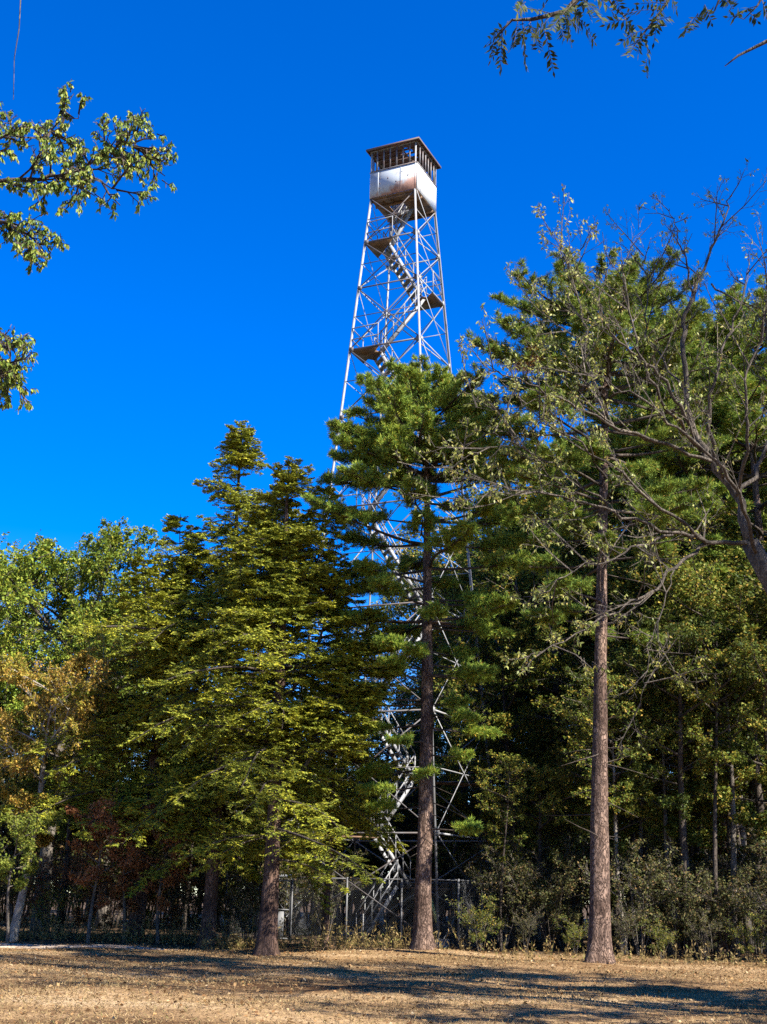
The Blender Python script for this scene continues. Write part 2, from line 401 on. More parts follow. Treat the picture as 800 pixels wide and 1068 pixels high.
def shoots(rng, st, d, up, ln, n, s0, ang, lf, taper=0.6, flat=1.0, rise=0.0, s1=1.0):
    """side shoots along straight parents. st,d,up (T,3), ln (T,) -> children arrays"""
    T = len(st)
    s = s0 + (s1 - s0) * (np.arange(n)[None] + rng.random((T, n)) * 0.9) / n
    side = np.where((np.arange(n)[None] + rng.integers(0, 2, (T, 1))) % 2 == 0, 1.0, -1.0)
    a = ang * (0.8 + 0.4 * rng.random((T, n)))
    sd = unit(np.cross(d, up))
    th = rng.normal(0, 1, (T, n)) * (1 - flat) * 2.2
    upn = unit(np.cross(sd, d))
    lat = sd[:, None] * (side * np.cos(th))[..., None] + upn[:, None] * np.sin(th)[..., None]
    nd = d[:, None] * np.cos(a)[..., None] + lat * np.sin(a)[..., None]
    nd[..., 2] += rise + rng.normal(0, 0.10, (T, n))
    nd = unit(nd)
    p = st[:, None] + d[:, None] * (ln[:, None] * s)[..., None]
    l = lf * ln[:, None] * (1 - taper * (s - s0) / (1.0001 - s0)) * (0.65 + 0.6 * rng.random((T, n)))
    u = np.broadcast_to(upn[:, None], nd.shape)
    return p.reshape(-1, 3), nd.reshape(-1, 3), u.reshape(-1, 3).copy(), l.ravel(), np.repeat(np.arange(T), n)

def trunk_pts(rng, H, lean=(0, 0), wob=0.12, n=14):
    """gently wandering trunk axis"""
    a, b = rng.random(2) * 6
    pts = []
    for i in range(n + 1):
        t = i / n
        pts.append(Vector((lean[0] * t + wob * math.sin(a + 3.1 * t) * t * (1.2 - t), lean[1] * t + wob * math.sin(b + 2.6 * t) * t * (1.2 - t), H * t)))
    pts[0].z = -0.25
    return pts

def trunk_rad(r, n, tip=0.12, flare=0.35):
    out = []
    for i in range(n + 1):
        t = i / n
        out.append(r * ((1 - t) ** 0.8 * (1 - tip) + tip) * (1 + flare * math.exp(-t * 22)))
    return out

def axis_at(pts, z):
    for i in range(len(pts) - 1):
        if pts[i].z <= z <= pts[i + 1].z:
            k = (z - pts[i].z) / (pts[i + 1].z - pts[i].z + 1e-9)
            return pts[i].lerp(pts[i + 1], k)
    return pts[-1].copy()

def branch_curves(rng, pts, zs, az, L, rise, curve, segs=6, side=0.15):
    """curved first-order branches; returns list of point arrays"""
    out = []
    for z, a, l, r, c in zip(zs, az, L, rise, curve):
        o = axis_at(pts, z); ca, sa = math.cos(a), math.sin(a); w = rng.normal(0, side)
        P = []
        for i in range(segs + 1):
            s = i / segs
            h = l * s; lat = w * l * s * s + 0.03 * l * math.sin(7 * s + a * 3)
            P.append((o.x + ca * h - sa * lat, o.y + sa * h + ca * lat, o.z + l * (r * s + c * s * s)))
        out.append(np.array(P))
    return out

def along(curves, n, s0, s1, rng):
    """n spots on each curve with its tangent: p, tangent, s, index"""
    ps, ts, ss, ix = [], [], [], []
    for i, c in enumerate(curves):
        k = n[i]
        b0 = s0[i] if hasattr(s0, '__len__') else s0
        s = b0 + (s1 - b0) * (np.arange(k) + rng.random(k) * 0.8) / max(k, 1)
        x = np.clip(s, 0, 0.9999) * (len(c) - 1); j = x.astype(int); f = (x - j)[:, None]
        ps.append(c[j] * (1 - f) + c[j + 1] * f); ts.append(unit(c[j + 1] - c[j])); ss.append(s); ix.append(np.full(k, i))
    return np.concatenate(ps), np.concatenate(ts), np.concatenate(ss), np.concatenate(ix)

# ------------------------------------------------------------------ trees
def pine(loc, H, rad, seed, lean=(0, 0), zlo=0.45, reach=3.3, name='pine_tree', dense=1.0, stubs=14, mat='pine_needles', bark='pine_bark', keep=None, low=None, orange=None):
    rng = np.random.default_rng(seed)
    root = empty(name, loc)
    pts = trunk_pts(rng, H * 0.985, lean, 0.22)
    tr = MB(); tr.trunk(rng, pts, trunk_rad(rad, len(pts) - 1, 0.10, 0.0))
    tr.build('trunk', M[bark], root, smooth=True)
    zs, az, L, rise, cur = [], [], [], [], []
    z = H * 0.985; a0 = rng.random() * 6; inner = []
    while z > H * zlo:
        t = (H - z) / H                                        # 0 at the top
        prof = min(1.0, (t / 0.11) ** 0.50) * (1.0 if t < 0.30 else max(0.45, 1 - (t - 0.30) * 1.7))
        nb = rng.integers(5, 8) if t < 0.17 else rng.integers(4, 7)
        for k in range(nb):
            a = a0 + 2 * math.pi * (k + rng.normal(0, 0.16)) / nb
            l = reach * prof * (0.6 + 0.5 * rng.random())
            if t > 0.17 and rng.random() < min(0.55, 0.02 + (t - 0.17) * 1.05): continue
            zs.append(z + rng.normal(0, 0.10 if t < 0.17 else 0.06)); az.append(a); L.append(max(l, 0.35))
            rise.append(0.55 * math.exp(-t / 0.07) + 0.10 - 0.22 * min(1, t * 1.6) + rng.normal(0, 0.07 if t < 0.17 else 0.04)); cur.append(0.04 + 0.12 * rng.random())
            inner.append(0.24 if t < 0.17 else 0.40 + 0.15 * rng.random())
        z -= H * ((0.014 + 0.010 * rng.random()) if t < 0.17 else (0.036 + 0.022 * rng.random())); a0 += 1.9
    if low:
        for (zz, aa, ll, rr) in low: zs.append(zz); az.append(aa); L.append(ll); rise.append(rr); cur.append(0.05); inner.append(0.5)
    cv = branch_curves(rng, pts, zs, az, L, rise, cur, 7)
    bm = MB()
    for c, l in zip(cv, L):
        r = 0.012 + 0.014 * l
        bm.tube(c, [r * (1 - 0.8 * i / (len(c) - 1)) for i in range(len(c))], 5)
    # bare dead stubs down the trunk
    sz = [H * (0.12 + 0.5 * rng.random()) for _ in range(stubs)]
    sc_ = branch_curves(rng, pts, sz, rng.random(stubs) * 6.28, 0.5 + 1.3 * rng.random(stubs) ** 2, rng.normal(-0.1, 0.2, stubs), rng.normal(0, 0.15, stubs), 5, 0.3)
    for c in sc_: bm.tube(c, [0.018 * (1 - 0.75 * i / 5) for i in range(6)], 4)
    n = [max(5, int(l / 0.085 * dense)) for l in L]
    p, t, s, ix = along(cv, n, inner, 1.0, rng)
    Ls = np.array(L)[ix]
    up = np.tile([[0, 0, 1.0]], (len(p), 1))
    sd = unit(np.cross(t, up)) * np.where(rng.random(len(p)) < 0.5, 1, -1)[:, None]
    a = R(48) * (0.7 + 0.6 * rng.random(len(p)))
    d = t * np.cos(a)[:, None] + sd * np.sin(a)[:, None]; d[:, 2] += 0.22 + rng.normal(0, 0.22, len(p)); d = unit(d)
    tl = (0.20 + 0.24 * Ls * (1.1 - s)) * (0.6 + 0.7 * rng.random(len(p)))
    bm.cones(p, p + d * tl[:, None], 0.009, 0.004)
    p2, d2, u2, l2, par = shoots(rng, p, d, up, tl, 4, 0.25, R(42), 0.55, 0.5, 0.5, 0.15)
    bm.cones(p2, p2 + d2 * l2[:, None], 0.005, 0.003)
    bm.build('branches', M['dark_bark'], root)
    # needle tufts: at and towards the ends of every shoot
    P = np.concatenate([p + d * (tl * f)[:, None] for f in (0.7, 1.0)] + [p2 + d2 * (l2 * f)[:, None] for f in (0.55, 1.0)])
    D = np.concatenate([d, d, d2, d2])
    k = 15
    n_ = len(P)
    D3 = unit(D[:, None] * 0.55 + rng.normal(0, 0.62, (n_, k, 3)) + np.array([0, 0, 0.42]))
    base = (P[:, None] - D[:, None] * (rng.random((n_, k)) * 0.10)[..., None]).reshape(-1, 3)
    D3 = D3.reshape(-1, 3)
    ln = 0.10 + 0.085 * rng.random(len(D3))
    q = leaf_quads(base, D3, rng.normal(0, 1, D3.shape), ln, 0.012 + 0.010 * rng.random(len(D3)))
    if orange is not None:
        oc = np.array(orange[:3]); mk = np.linalg.norm(base - oc, axis=1) < orange[3]
        mo = MB(); mo.quads(q[mk]); 
        if mk.any(): mo.build('orange_spray', M['orange_needles'], root)
        q = q[~mk]
    cm = MB(); cm.quads(q)
    cm.build('crown', M[mat], root)
    return root

def hemlock(loc, H, rad, seed, lean=(0, 0), zlo=2.2, reach=4.2, slope=0.42, name='hemlock_tree', tops=(), dense=1.0, mat='hemlock_needles', gap=0.10):
    rng = np.random.default_rng(seed)
    root = empty(name, loc)
    pts = trunk_pts(rng, H, lean, 0.2)
    tr = MB(); tr.trunk(rng, pts, trunk_rad(rad, len(pts) - 1, 0.05, 0.0))
    tr.build('trunk', M['hemlock_bark'], root, smooth=True)
    zs, az, L, rise, cur = [], [], [], [], []
    ph = rng.random(6) * 6.28
    z = zlo
    while z < H - 0.15:
        t = H - z
        for k in range(rng.integers(3, 6)):
            a = rng.random() * 6.283
            lump = 0.78 + 0.22 * math.sin(2 * a + ph[0] + z * 0.5) + 0.16 * math.sin(3 * a + ph[1] - z * 0.9)
            l = min(reach, 0.42 + slope * t ** 0.94) * lump * (0.42 + 0.70 * rng.random() ** 0.8)
            if t > 1.2 and math.sin(4.6 * z + 1.8 * math.sin(1.5 * a + ph[2]) + ph[3]) < -0.25 and rng.random() < 0.8: continue
            if rng.random() < gap and t > 1.5: continue
            zs.append(z + rng.normal(0, 0.1)); az.append(a); L.append(max(0.3, l))
            rise.append(0.62 * math.exp(-t / 2.0) + 0.20 + rng.normal(0, 0.16)); cur.append(-0.34 - 0.22 * rng.random() + 0.3 * math.exp(-t / 2.0))
        z += 0.10 + 0.10 * rng.random()
    cv = branch_curves(rng, pts, zs, az, L, rise, cur, 6)
    # secondary leaders that make extra spires
    bm = MB()
    for (za, aa, out_, hh) in tops:
        o = axis_at(pts, za)
        P = np.array([(o.x + math.cos(aa) * out_ * (1 - (1 - s) ** 2), o.y + math.sin(aa) * out_ * (1 - (1 - s) ** 2), o.z + hh * s ** 1.25) for s in np.linspace(0, 1, 9)])
        bm.tube(P, [0.07 * (1 - 0.85 * i / 8) for i in range(9)], 6)
        vp = [Vector(q) for q in P]
        zz = P[0][2] + 0.25 * hh
        z2, a2, l2_, r2, c2 = [], [], [], [], []
        while zz < P[-1][2] - 0.1:
            t = P[-1][2] - zz
            for k in range(3):
                z2.append(zz); a2.append(rng.random() * 6.283); l2_.append(min(1.9, 0.30 + 0.50 * t) * (0.6 + 0.5 * rng.random()))
                r2.append(0.6 * math.exp(-t / 1.2) + 0.15); c2.append(-0.2)
            zz += 0.2
        cv += branch_curves(rng, vp, z2, a2, l2_, r2, c2, 6); L += l2_
    for c, l in zip(cv, L):
        r = 0.010 + 0.011 * l
        bm.tube(c, [r * (1 - 0.85 * i / (len(c) - 1)) for i in range(len(c))], 4)
    n = [max(5, int(l / 0.15 * dense)) for l in L]
    p, t, s, ix = along(cv, n, 0.10, 1.0, rng)
    Ls = np.array(L)[ix]
    up = np.tile([[0, 0, 1.0]], (len(p), 1))
    sd = unit(np.cross(t, up)) * np.where(rng.random(len(p)) < 0.5, 1, -1)[:, None]
    a = R(52) * (0.75 + 0.5 * rng.random(len(p)))
    d = t * np.cos(a)[:, None] + sd * np.sin(a)[:, None]; d[:, 2] += -0.06 + rng.normal(0, 0.30, len(p)); d = unit(d)
    tl = np.minimum(1.25, 0.22 + 0.36 * Ls * (1.12 - s)) * (0.6 + 0.6 * rng.random(len(p)))
    bm.cones(p, p + d * tl[:, None], 0.007, 0.003)
    p2, d2, u2, l2, par = shoots(rng, p, d, up, tl, 6, 0.12, R(48), 0.46, 0.55, 0.9, -0.04)
    bm.build('branches', M['dark_bark'], root)
    # flat needle sprays along every shoot
    qs = []
    for (pp, dd, ll, k) in ((p, d, tl, 19), (p2, d2, l2, 12)):
        s_ = (np.arange(k)[None] + rng.random((len(pp), k))) / k
        base = pp[:, None] + dd[:, None] * (ll[:, None] * s_)[..., None]
        base[..., 2] -= 0.10 * (ll[:, None] * s_) ** 2
        sdv = unit(np.cross(dd, [0, 0, 1.0]))
        sg = np.where(np.arange(k) % 2 == 0, 1, -1)[None, :, None]
        ld = unit(dd[:, None] * 0.75 + sdv[:, None] * sg * 0.65 + rng.normal(0, 0.20, (len(pp), k, 3)))
        nr = unit(np.array([0.1, -0.1, 1.0]) + rng.normal(0, 0.7, (len(pp), k, 3)))
        m = len(pp) * k
        qs.append(leaf_quads(base.reshape(-1, 3), ld.reshape(-1, 3), nr.reshape(-1, 3), 0.06 + 0.06 * rng.random(m), 0.024 + 0.018 * rng.random(m)))
    cm = MB(); cm.quads(np.concatenate(qs)); cm.build('crown', M[mat], root)
    return root

def broadleaf(loc, H, rad, seed, mat='oak_leaves', bark='grey_bark', lean=(0, 0), z0=0.35, spread=3.5, nl=16, n2=9, n3=6, nleaf=26, leaf=(0.07, 0.12), up=0.5, name='broadleaf_tree', droop=0.0, shape='round', stems=1, leaf_s0=0.1):
    rng = np.random.default_rng(seed)
    root = empty(name, loc)
    wood = MB(); cv, L = [], []
    for st in range(stems):
        if stems == 1:
            pts = trunk_pts(rng, H * 0.9, lean, 0.35)
        else:
            a = 2 * math.pi * (st + rng.random() * 0.6) / stems
            o = spread * 0.5 * (0.4 + rng.random()); hh = H * (0.6 + 0.35 * rng.random())
            pts = [Vector((math.cos(a) * o * s ** 1.2 + 0.05 * math.cos(a), math.sin(a) * o * s ** 1.2 + 0.05 * math.sin(a), hh * s - 0.1 * (1 - s))) for s in np.linspace(0, 1, 8)]
        tr = wood if stems > 1 else MB()
        tr.tube(pts, trunk_rad(rad, len(pts) - 1, 0.12, 0.35 if stems == 1 else 0.1), 10 if stems == 1 else 6)
        if stems == 1: tr.build('trunk', M[bark], root, smooth=True)
        zs, az, ll, ri, cu = [], [], [], [], []
        k_n = nl if stems == 1 else max(3, nl // stems)
        top = pts[-1].z
        for k in range(k_n):
            t = (k + rng.random() * 0.8) / k_n
            z = H * z0 + (top - H * z0) * t ** 0.85
            f = math.sin(math.pi * min(1, 0.16 + 0.78 * (1 - t))) if shape == 'round' else (1 - 0.75 * t)
            zs.append(z); az.append(2.4 * k + rng.normal(0, 0.4)); ll.append(max(0.35, spread * f * (0.62 + 0.5 * rng.random())))
            ri.append(up * (0.5 + 0.9 * t) + rng.normal(0, 0.12)); cu.append(-droop + rng.normal(0, 0.10))
        cv += branch_curves(rng, pts, zs, az, ll, ri, cu, 6, 0.25); L += ll
        cv.append(np.array([tuple(q) for q in pts[-4:]])); L.append(H * 0.2)
    for c, l in zip(cv, L):
        r = min(rad * 0.5, 0.012 + 0.016 * l)
        wood.tube(c, [r * (1 - 0.82 * i / (len(c) - 1)) for i in range(len(c))], 5)
    p, t, s, ix = along(cv, [n2] * len(cv), 0.25, 1.0, rng)
    Ls = np.array(L)[ix]
    rd = unit(rng.normal(0, 1, t.shape))
    d = unit(t * 0.75 + rd * 0.75 + np.array([0, 0, 0.22]))
    l1 = Ls * (0.26 + 0.28 * (1 - s) + 0.12 * rng.random(len(s)))
    wood.cones(p, p + d * l1[:, None], 0.006 + 0.006 * l1, 0.004)
    upv = unit(rng.normal(0, 1, d.shape))
    p2, d2, u2, l2, par = shoots(rng, p, d, upv, l1, n3, 0.2, R(50), 0.5, 0.4, 0.6, 0.04)
    wood.cones(p2, p2 + d2 * l2[:, None], 0.005, 0.0025)
    wood.build('branches' if stems == 1 else 'stems', M[bark], root, smooth=False)
    m = len(p2)
    s_ = leaf_s0 + (1 - leaf_s0) * rng.random((m, nleaf))
    base = p2[:, None] + d2[:, None] * (l2[:, None] * s_)[..., None] + rng.normal(0, 0.035, (m, nleaf, 3)) * (1 + l2[:, None, None])
    ld = unit(d2[:, None] * 0.5 + rng.normal(0, 0.6, (m, nleaf, 3)) + np.array([0, 0, -0.25 - droop]))
    nr = unit(rng.normal(0, 0.55, (m, nleaf, 3)) + np.array([0.15, -0.1, 0.8]))
    k = m * nleaf
    ln = leaf[0] + (leaf[1] - leaf[0]) * rng.random(k)
    cm = MB(); cm.quads(leaf_quads(base.reshape(-1, 3), ld.reshape(-1, 3), nr.reshape(-1, 3), ln, ln * 0.58, 0.12))
    cm.build('crown' if stems == 1 else 'foliage', M[mat], root)
    return root

def on_ground(px, Y, py=985):
    q = at(px, py, Y); return (q.x, Y, gz(q.x, Y))

# ------------------------------------------------------------------ the setting
def make_ground():
    xs = np.concatenate([np.linspace(-300, -45, 12), np.arange(-40, 40.01, 0.5), np.linspace(45, 300, 12)])
    ys = np.concatenate([np.linspace(-60, -5, 8), np.arange(0, 60.01, 0.5), np.linspace(70, 500, 16)])
    X, Y = np.meshgrid(xs, ys)
    Z = gz_np(X, Y)
    v = np.stack([X, Y, Z], -1).reshape(-1, 3)
    nx, ny = len(xs), len(ys)
    i, j = np.meshgrid(np.arange(nx - 1), np.arange(ny - 1))
    b = j * nx + i
    q = np.stack([b, b + 1, b + 1 + nx, b + nx], -1).reshape(-1)
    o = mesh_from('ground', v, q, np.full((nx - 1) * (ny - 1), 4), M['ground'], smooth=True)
    return tag(o, 'mown straw-brown clearing of dry grass in front of the wood', 'ground', kind='structure')
make_ground()

def make_path():
    """bare dirt track along the left edge of the wood"""
    rng = np.random.default_rng(5)
    v, q = [], []
    n = 40
    for i in range(n + 1):
        t = i / n
        x = -28 + 22.5 * t
        yc = 39.3 - 1.5 * t ** 2 + 0.25 * math.sin(5 * t)
        w = (1.0 + 0.12 * math.sin(13 * t)) * min(1.0, (1 - t) * 5 + 0.15)
        for k in range(7):
            y = yc + (k / 6 - 0.5) * 2 * w + rng.normal(0, 0.02)
            v.append((x, y, gz(x, y) + (0.022 if 0 < k < 6 else -0.01)))
    for i in range(n):
        for k in range(6):
            b = i * 7 + k; q += [b, b + 7, b + 8, b + 1]
    o = mesh_from('dirt_path', np.array(v), q, np.full(n * 6, 4), M['dirt'], smooth=True)
    tag(o, 'pale bare dirt path running left below the trees', 'path', kind='structure')
make_path()

# ------------------------------------------------------------------ the fire tower
TX, TY, TH = 0.5738, 47.5905, 0.4376
ZB, ZT, ZR = 30.16, 31.40, 32.53
HB, HT = 3.29, 1.065
LV = Vector((-math.cos(TH), math.sin(TH), 0)); RV = Vector((math.sin(TH), math.cos(TH), 0))

def half(z): return HB + (HT - HB) * z / ZB
def corner(i, z, grow=0.0):
    h = half(min(z, ZB)) + grow
    a, b = ((-1, -1), (1, -1), (1, 1), (-1, 1))[i]             # near, left, back, right
    p = LV * (a * h) + RV * (b * h); return Vector((p.x, p.y, z))

def local(a, b, z):
    p = LV * a + RV * b; return Vector((p.x, p.y, z))

tower = empty('fire_tower', (TX, TY, 0))
tag(tower, 'tall galvanised steel lookout tower with zigzag stairs and a weathered white cab', 'lookout tower')
G = M['galvanised']
for i in range(4):
    m = MB()
    m.angle(corner(i, -0.1), corner(i, ZR - 0.03) if i in () else corner(i, ZB), 0.085, 0.014, up=-(corner(i, 0).normalized()))
    m.angle(corner(i, ZB), Vector((corner(i, ZB).x, corner(i, ZB).y, ZR - 0.02)), 0.07, 0.016, up=-(corner(i, 0).normalized()))
    m.plate([corner(i, 0.12) + Vector((x * 0.3, y * 0.3, 0.12)) for x, y in ((-1, -1), (1, -1), (1, 1), (-1, 1))], 0.5)
    m.build('leg', G, tower)
LEV = [0.0, 3.65, 7.9, 11.9, 16.0, 19.9, 22.95, 25.8, 28.0, ZB]
for j in range(len(LEV) - 1):
    za, zb = LEV[j], LEV[j + 1]
    for i in range(4):
        k = (i + 1) % 4; FM = M['galvanised_shaded_rusty'] if i == 0 else G  # left face takes the darker steel with shade in its colour
        a0, a1, b0, b1 = corner(i, za), corner(k, za), corner(i, zb), corner(k, zb)
        out = ((a0 + a1) * 0.5); out.z = 0; out.normalize()
        if j > 0:
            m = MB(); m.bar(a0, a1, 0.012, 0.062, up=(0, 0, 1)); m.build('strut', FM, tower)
        for (s, e, off) in ((a0, b1, 0.012), (a1, b0, -0.016)):
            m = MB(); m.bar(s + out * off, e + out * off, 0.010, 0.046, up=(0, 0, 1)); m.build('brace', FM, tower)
        if j > 0:
            for (g_, o_) in ((a0, a1), (a1, a0)):
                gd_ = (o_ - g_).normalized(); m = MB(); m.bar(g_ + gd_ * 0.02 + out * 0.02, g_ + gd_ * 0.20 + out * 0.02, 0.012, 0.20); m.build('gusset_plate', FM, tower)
            w = (a0 - a1).length / ((a0 - a1).length + (b0 - b1).length); zm = za + (zb - za) * w
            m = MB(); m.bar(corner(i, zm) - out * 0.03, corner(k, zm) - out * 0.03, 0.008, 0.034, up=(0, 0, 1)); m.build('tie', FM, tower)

# landings and flights: each flight runs across the tower's left-to-right diagonal
DIAG = (RV - LV).normalized()                                   # left corner -> right corner
ACR = Vector((-DIAG.y, DIAG.x, 0))
LAND = [(0.0, -1), (1.9, 1), (3.65, -1), (5.75, 1), (7.9, -1), (11.9, 1), (16.0, -1), (19.9, 1), (22.95, -1), (25.8, 1), (28.0, -1)]
def flight_end(j):
    """horizontal half-run of the flights that meet at landing j"""
    rs = []
    if j > 0: rs.append((LAND[j][0] - LAND[j - 1][0]) * 0.68 / 2)
    if j < len(LAND) - 1: rs.append((LAND[j + 1][0] - LAND[j][0]) * 0.68 / 2)
    return min(rs) if rs else 0.7
tread_mesh = None
for j, (z, sd) in enumerate(LAND):
    if j == 0: continue
    ci = 1 if sd < 0 else 3
    C = corner(ci, z) - Vector((0, 0, 0.02)); inw = (Vector((0, 0, z)) - corner(ci, z)); inw.z = 0
    e = flight_end(j)
    depth = inw.length - e
    u = inw.normalized(); w = Vector((-u.y, u.x, 0))
    m = MB()
    dd = min(depth, 0.95)
    poly = [C + u * 0.03, C + u * dd + w * dd * 0.98, C + u * (dd + 0.02) + w * 0.42]
    if depth > 0.98: poly += [C + u * depth + w * 0.42, C + u * depth - w * 0.42]
    poly += [C + u * (dd + 0.02) - w * 0.42, C + u * dd - w * dd * 0.98]
    m.plate(poly[::-1] if True else poly, 0.05)
    ld = m.build('landing', M['brown_board'], tower)
    m = MB()
    for (p, q) in ((poly[0], poly[1]), (poly[0], poly[-1])):
        for hz in (0.5, 1.0): m.pipe(p + Vector((0, 0, hz)) + u * 0.08, q + Vector((0, 0, hz)) - u * 0.02, 0.022, 6)
        m.pipe(q + Vector((0, 0, 0.0)) - u * 0.04, q + Vector((0, 0, 1.0)) - u * 0.04, 0.022, 6)
    m.build('guard_rail', G, ld)

def flight(pa, pb, name='stair_flight', rails=True):
    pa, pb = Vector(pa), Vector(pb)
    d = pb - pa; hd = Vector((d.x, d.y, 0)).normalized(); w = Vector((-hd.y, hd.x, 0))
    m = MB()
    for s in (-1, 1): m.bar(pa + w * 0.36 * s, pb + w * 0.36 * s, 0.03, 0.13, up=(0, 0, 1))
    f = m.build(name, G, tower)
    n = max(3, int(round(d.z / 0.235)))
    global tread_mesh
    for k in range(1, n):
        c = pa + d * (k / n)
        if tread_mesh is None:
            t = MB(); t.bar(Vector((-0.34, 0, 0)), Vector((0.34, 0, 0)), 0.20, 0.035)
            o = t.build('tread', M['galvanised_dull'], f); tread_mesh = o.data
        else:
            o = link(bpy.data.objects.new('tread', tread_mesh)); o.parent = f
        o.location = c; o.rotation_euler = (0, 0, math.atan2(w.y, w.x))
    if rails:
        for s in (-1, 1):
            r = MB()
            for hz in (0.5, 0.95):
                r.pipe(pa + w * 0.38 * s + Vector((0, 0, hz)), pb + w * 0.38 * s + Vector((0, 0, hz)), 0.024, 6)
            for k in range(0, 5):
                q = pa + d * (k / 4) + w * 0.38 * s
                r.pipe(q, q + Vector((0, 0, 0.95)), 0.02, 6)
            r.build('handrail', M['rail_paint'], f)
for j in range(len(LAND) - 1):
    za, sa = LAND[j]; zb, sb = LAND[j + 1]
    ea = (zb - za) * 0.68 / 2
    off = ACR * (0.0)
    sh = DIAG * (-0.55 if j == 0 else 0.0)
    flight(DIAG * (sa * ea) + off + sh + Vector((0, 0, za)), DIAG * (sb * ea) + off + sh + Vector((0, 0, zb)))
flight(DIAG * -0.55 + ACR * 0.35 + Vector((0, 0, 28.0)), DIAG * 0.45 + ACR * 0.35 + Vector((0, 0, ZB)))
m = MB()
m.bar(local(-2.2, -1.9, 1.95), local(-2.9, -2.6, 0.75), 0.10, 0.07)
m.build('yellow_brace', M['yellow_paint'], tower)['label'] = 'short yellow painted brace near the foot of the stairs'

# the cab
cab = empty('cab', (0, 0, 0)); cab.parent = tower
def wall(i, mat, nposts, holes=False):
    """sheet wall between corner i and i+1 with window frames above; local x runs from corner i+1 to corner i"""
    a, b = corner(i, ZB), corner((i + 1) % 4, ZB)
    mid = (a + b) * 0.5; ux = (a - b).normalized(); nrm = Vector((mid.x, mid.y, 0)).normalized()
    L = (a - b).length
    o = empty('cab_wall', (0, 0, 0)); bpy.data.objects.remove(o)
    Mx = Matrix((ux, nrm, Vector((0, 0, 1)))).transposed().to_4x4(); Mx.translation = mid
    mb = MB(); h = ZT - ZB
    mb.bar(Vector((-L / 2, 0.03, h / 2)), Vector((L / 2, 0.03, h / 2)), 0.03, h - 0.004)
    # lapped sheet seams and top rail
    for sx in (-0.33 * L, 0.17 * L): mb.bar(Vector((sx, 0.047, 0.02)), Vector((sx, 0.047, h - 0.03)), 0.05, 0.006, up=(0, 1, 0))
    w = mb.build('cab_wall', mat, cab); w.matrix_local = Mx
    fr = MB()
    fr.bar(Vector((-L / 2, 0.035, h + 0.03)), Vector((L / 2, 0.035, h + 0.03)), 0.06, 0.05)
    fr.bar(Vector((-L / 2, 0.03, ZR - ZB - 0.09)), Vector((L / 2, 0.03, ZR - ZB - 0.09)), 0.05, 0.06)
    for k in range(nposts):
        x = -L / 2 + L * (k + 1) / (nposts + 1)
        fr.bar(Vector((x, 0.028, h + 0.056)), Vector((x, 0.028, ZR - ZB - 0.122)), 0.055, 0.045, up=(0, 1, 0))
    f = fr.build('window_frame', M['dark_frame'], w)
    if holes:
        hm = MB()
        for (x, z) in ((-0.62, 0.86), (-0.62, 0.62), (-0.62, 0.38), (-0.24, 0.80), (0.42, 0.98), (0.70, 0.72), (0.15, 0.55)):
            k = 8; rr = 0.035
            hm.prism(Vector((x, 0.040, z)), Vector((x, 0.0485, z)), [(rr * math.cos(6.283 * i / k), rr * math.sin(6.283 * i / k)) for i in range(k)])
        hm.build('rust_hole', M['roof_steel'], w)
    return w
wall(0, M['rusty_sheet'], 6, True)
wall(3, M['white_sheet'], 6)
wall(1, M['white_sheet'], 6)
wall(2, M['white_sheet'], 6)
# floor with a stair hatch, joists under it
g = HT + 0.02
hx0, hx1, hy0, hy1 = -0.15, 0.55, -0.25, 0.60
m = MB()
for (a0, a1, b0, b1) in ((-g, hx0, -g, g), (hx1, g, -g, g), (hx0, hx1, -g, hy0), (hx0, hx1, hy1, g)):
    m.plate([local(a0, b0, ZB - 0.004), local(a1, b0, ZB - 0.004), local(a1, b1, ZB - 0.004), local(a0, b1, ZB - 0.004)], 0.04)
m.build('cab_floor', M['brown_board'], cab)
m = MB()
for b in (-0.95, -0.48, 0.75, 1.0): m.bar(local(-g, b, ZB - 0.10), local(g, b, ZB - 0.10), 0.07, 0.11)
m.build('floor_joist', M['brown_board'], cab)
# low hipped roof sheet with a torn hole, rafters below
rh = HT + 0.19
hole = ray(426.5, 162); kk = 0
q = Vector((0, 0, EYE)) + hole * ((ZR + 0.03 - EYE) / hole.z) - Vector((TX, TY, 0))
ha, hb = q.dot(LV), q.dot(RV)
nG = 44; rv, rf = [], []
rngr = random.Random(3)
for j in range(nG + 1):
    for i in range(nG + 1):
        a, b = -1 + 2 * i / nG, -1 + 2 * j / nG
        z = ZR + 0.20 * (1 - max(abs(a), abs(b)))
        rv.append(local(a * rh, b * rh, z))
for j in range(nG):
    for i in range(nG):
        a, b = (-1 + 2 * (i + .5) / nG) * rh, (-1 + 2 * (j + .5) / nG) * rh
        an = math.atan2(b - hb, a - ha)
        lim = 0.27 + 0.06 * math.sin(3 * an + 1) + 0.04 * math.sin(7 * an)
        if math.hypot((a - ha) * 1.0, (b - hb) * 0.7) < lim: continue
        k = j * (nG + 1) + i; rf.append([k, k + 1, k + nG + 2, k + nG + 1])
bmr = bmesh.new(); vv = [bmr.verts.new(p) for p in rv]
for f in rf: bmr.faces.new([vv[i] for i in f])
for v in [v for v in bmr.verts if not v.link_faces]: bmr.verts.remove(v)
bmesh.ops.solidify(bmr, geom=bmr.faces[:], thickness=0.025)
me = bpy.data.meshes.new('cab_roof'); bmr.to_mesh(me); bmr.free(); me.materials.append(M['roof_steel'])
roof = link(bpy.data.objects.new('cab_roof', me)); roof.parent = cab
m = MB()
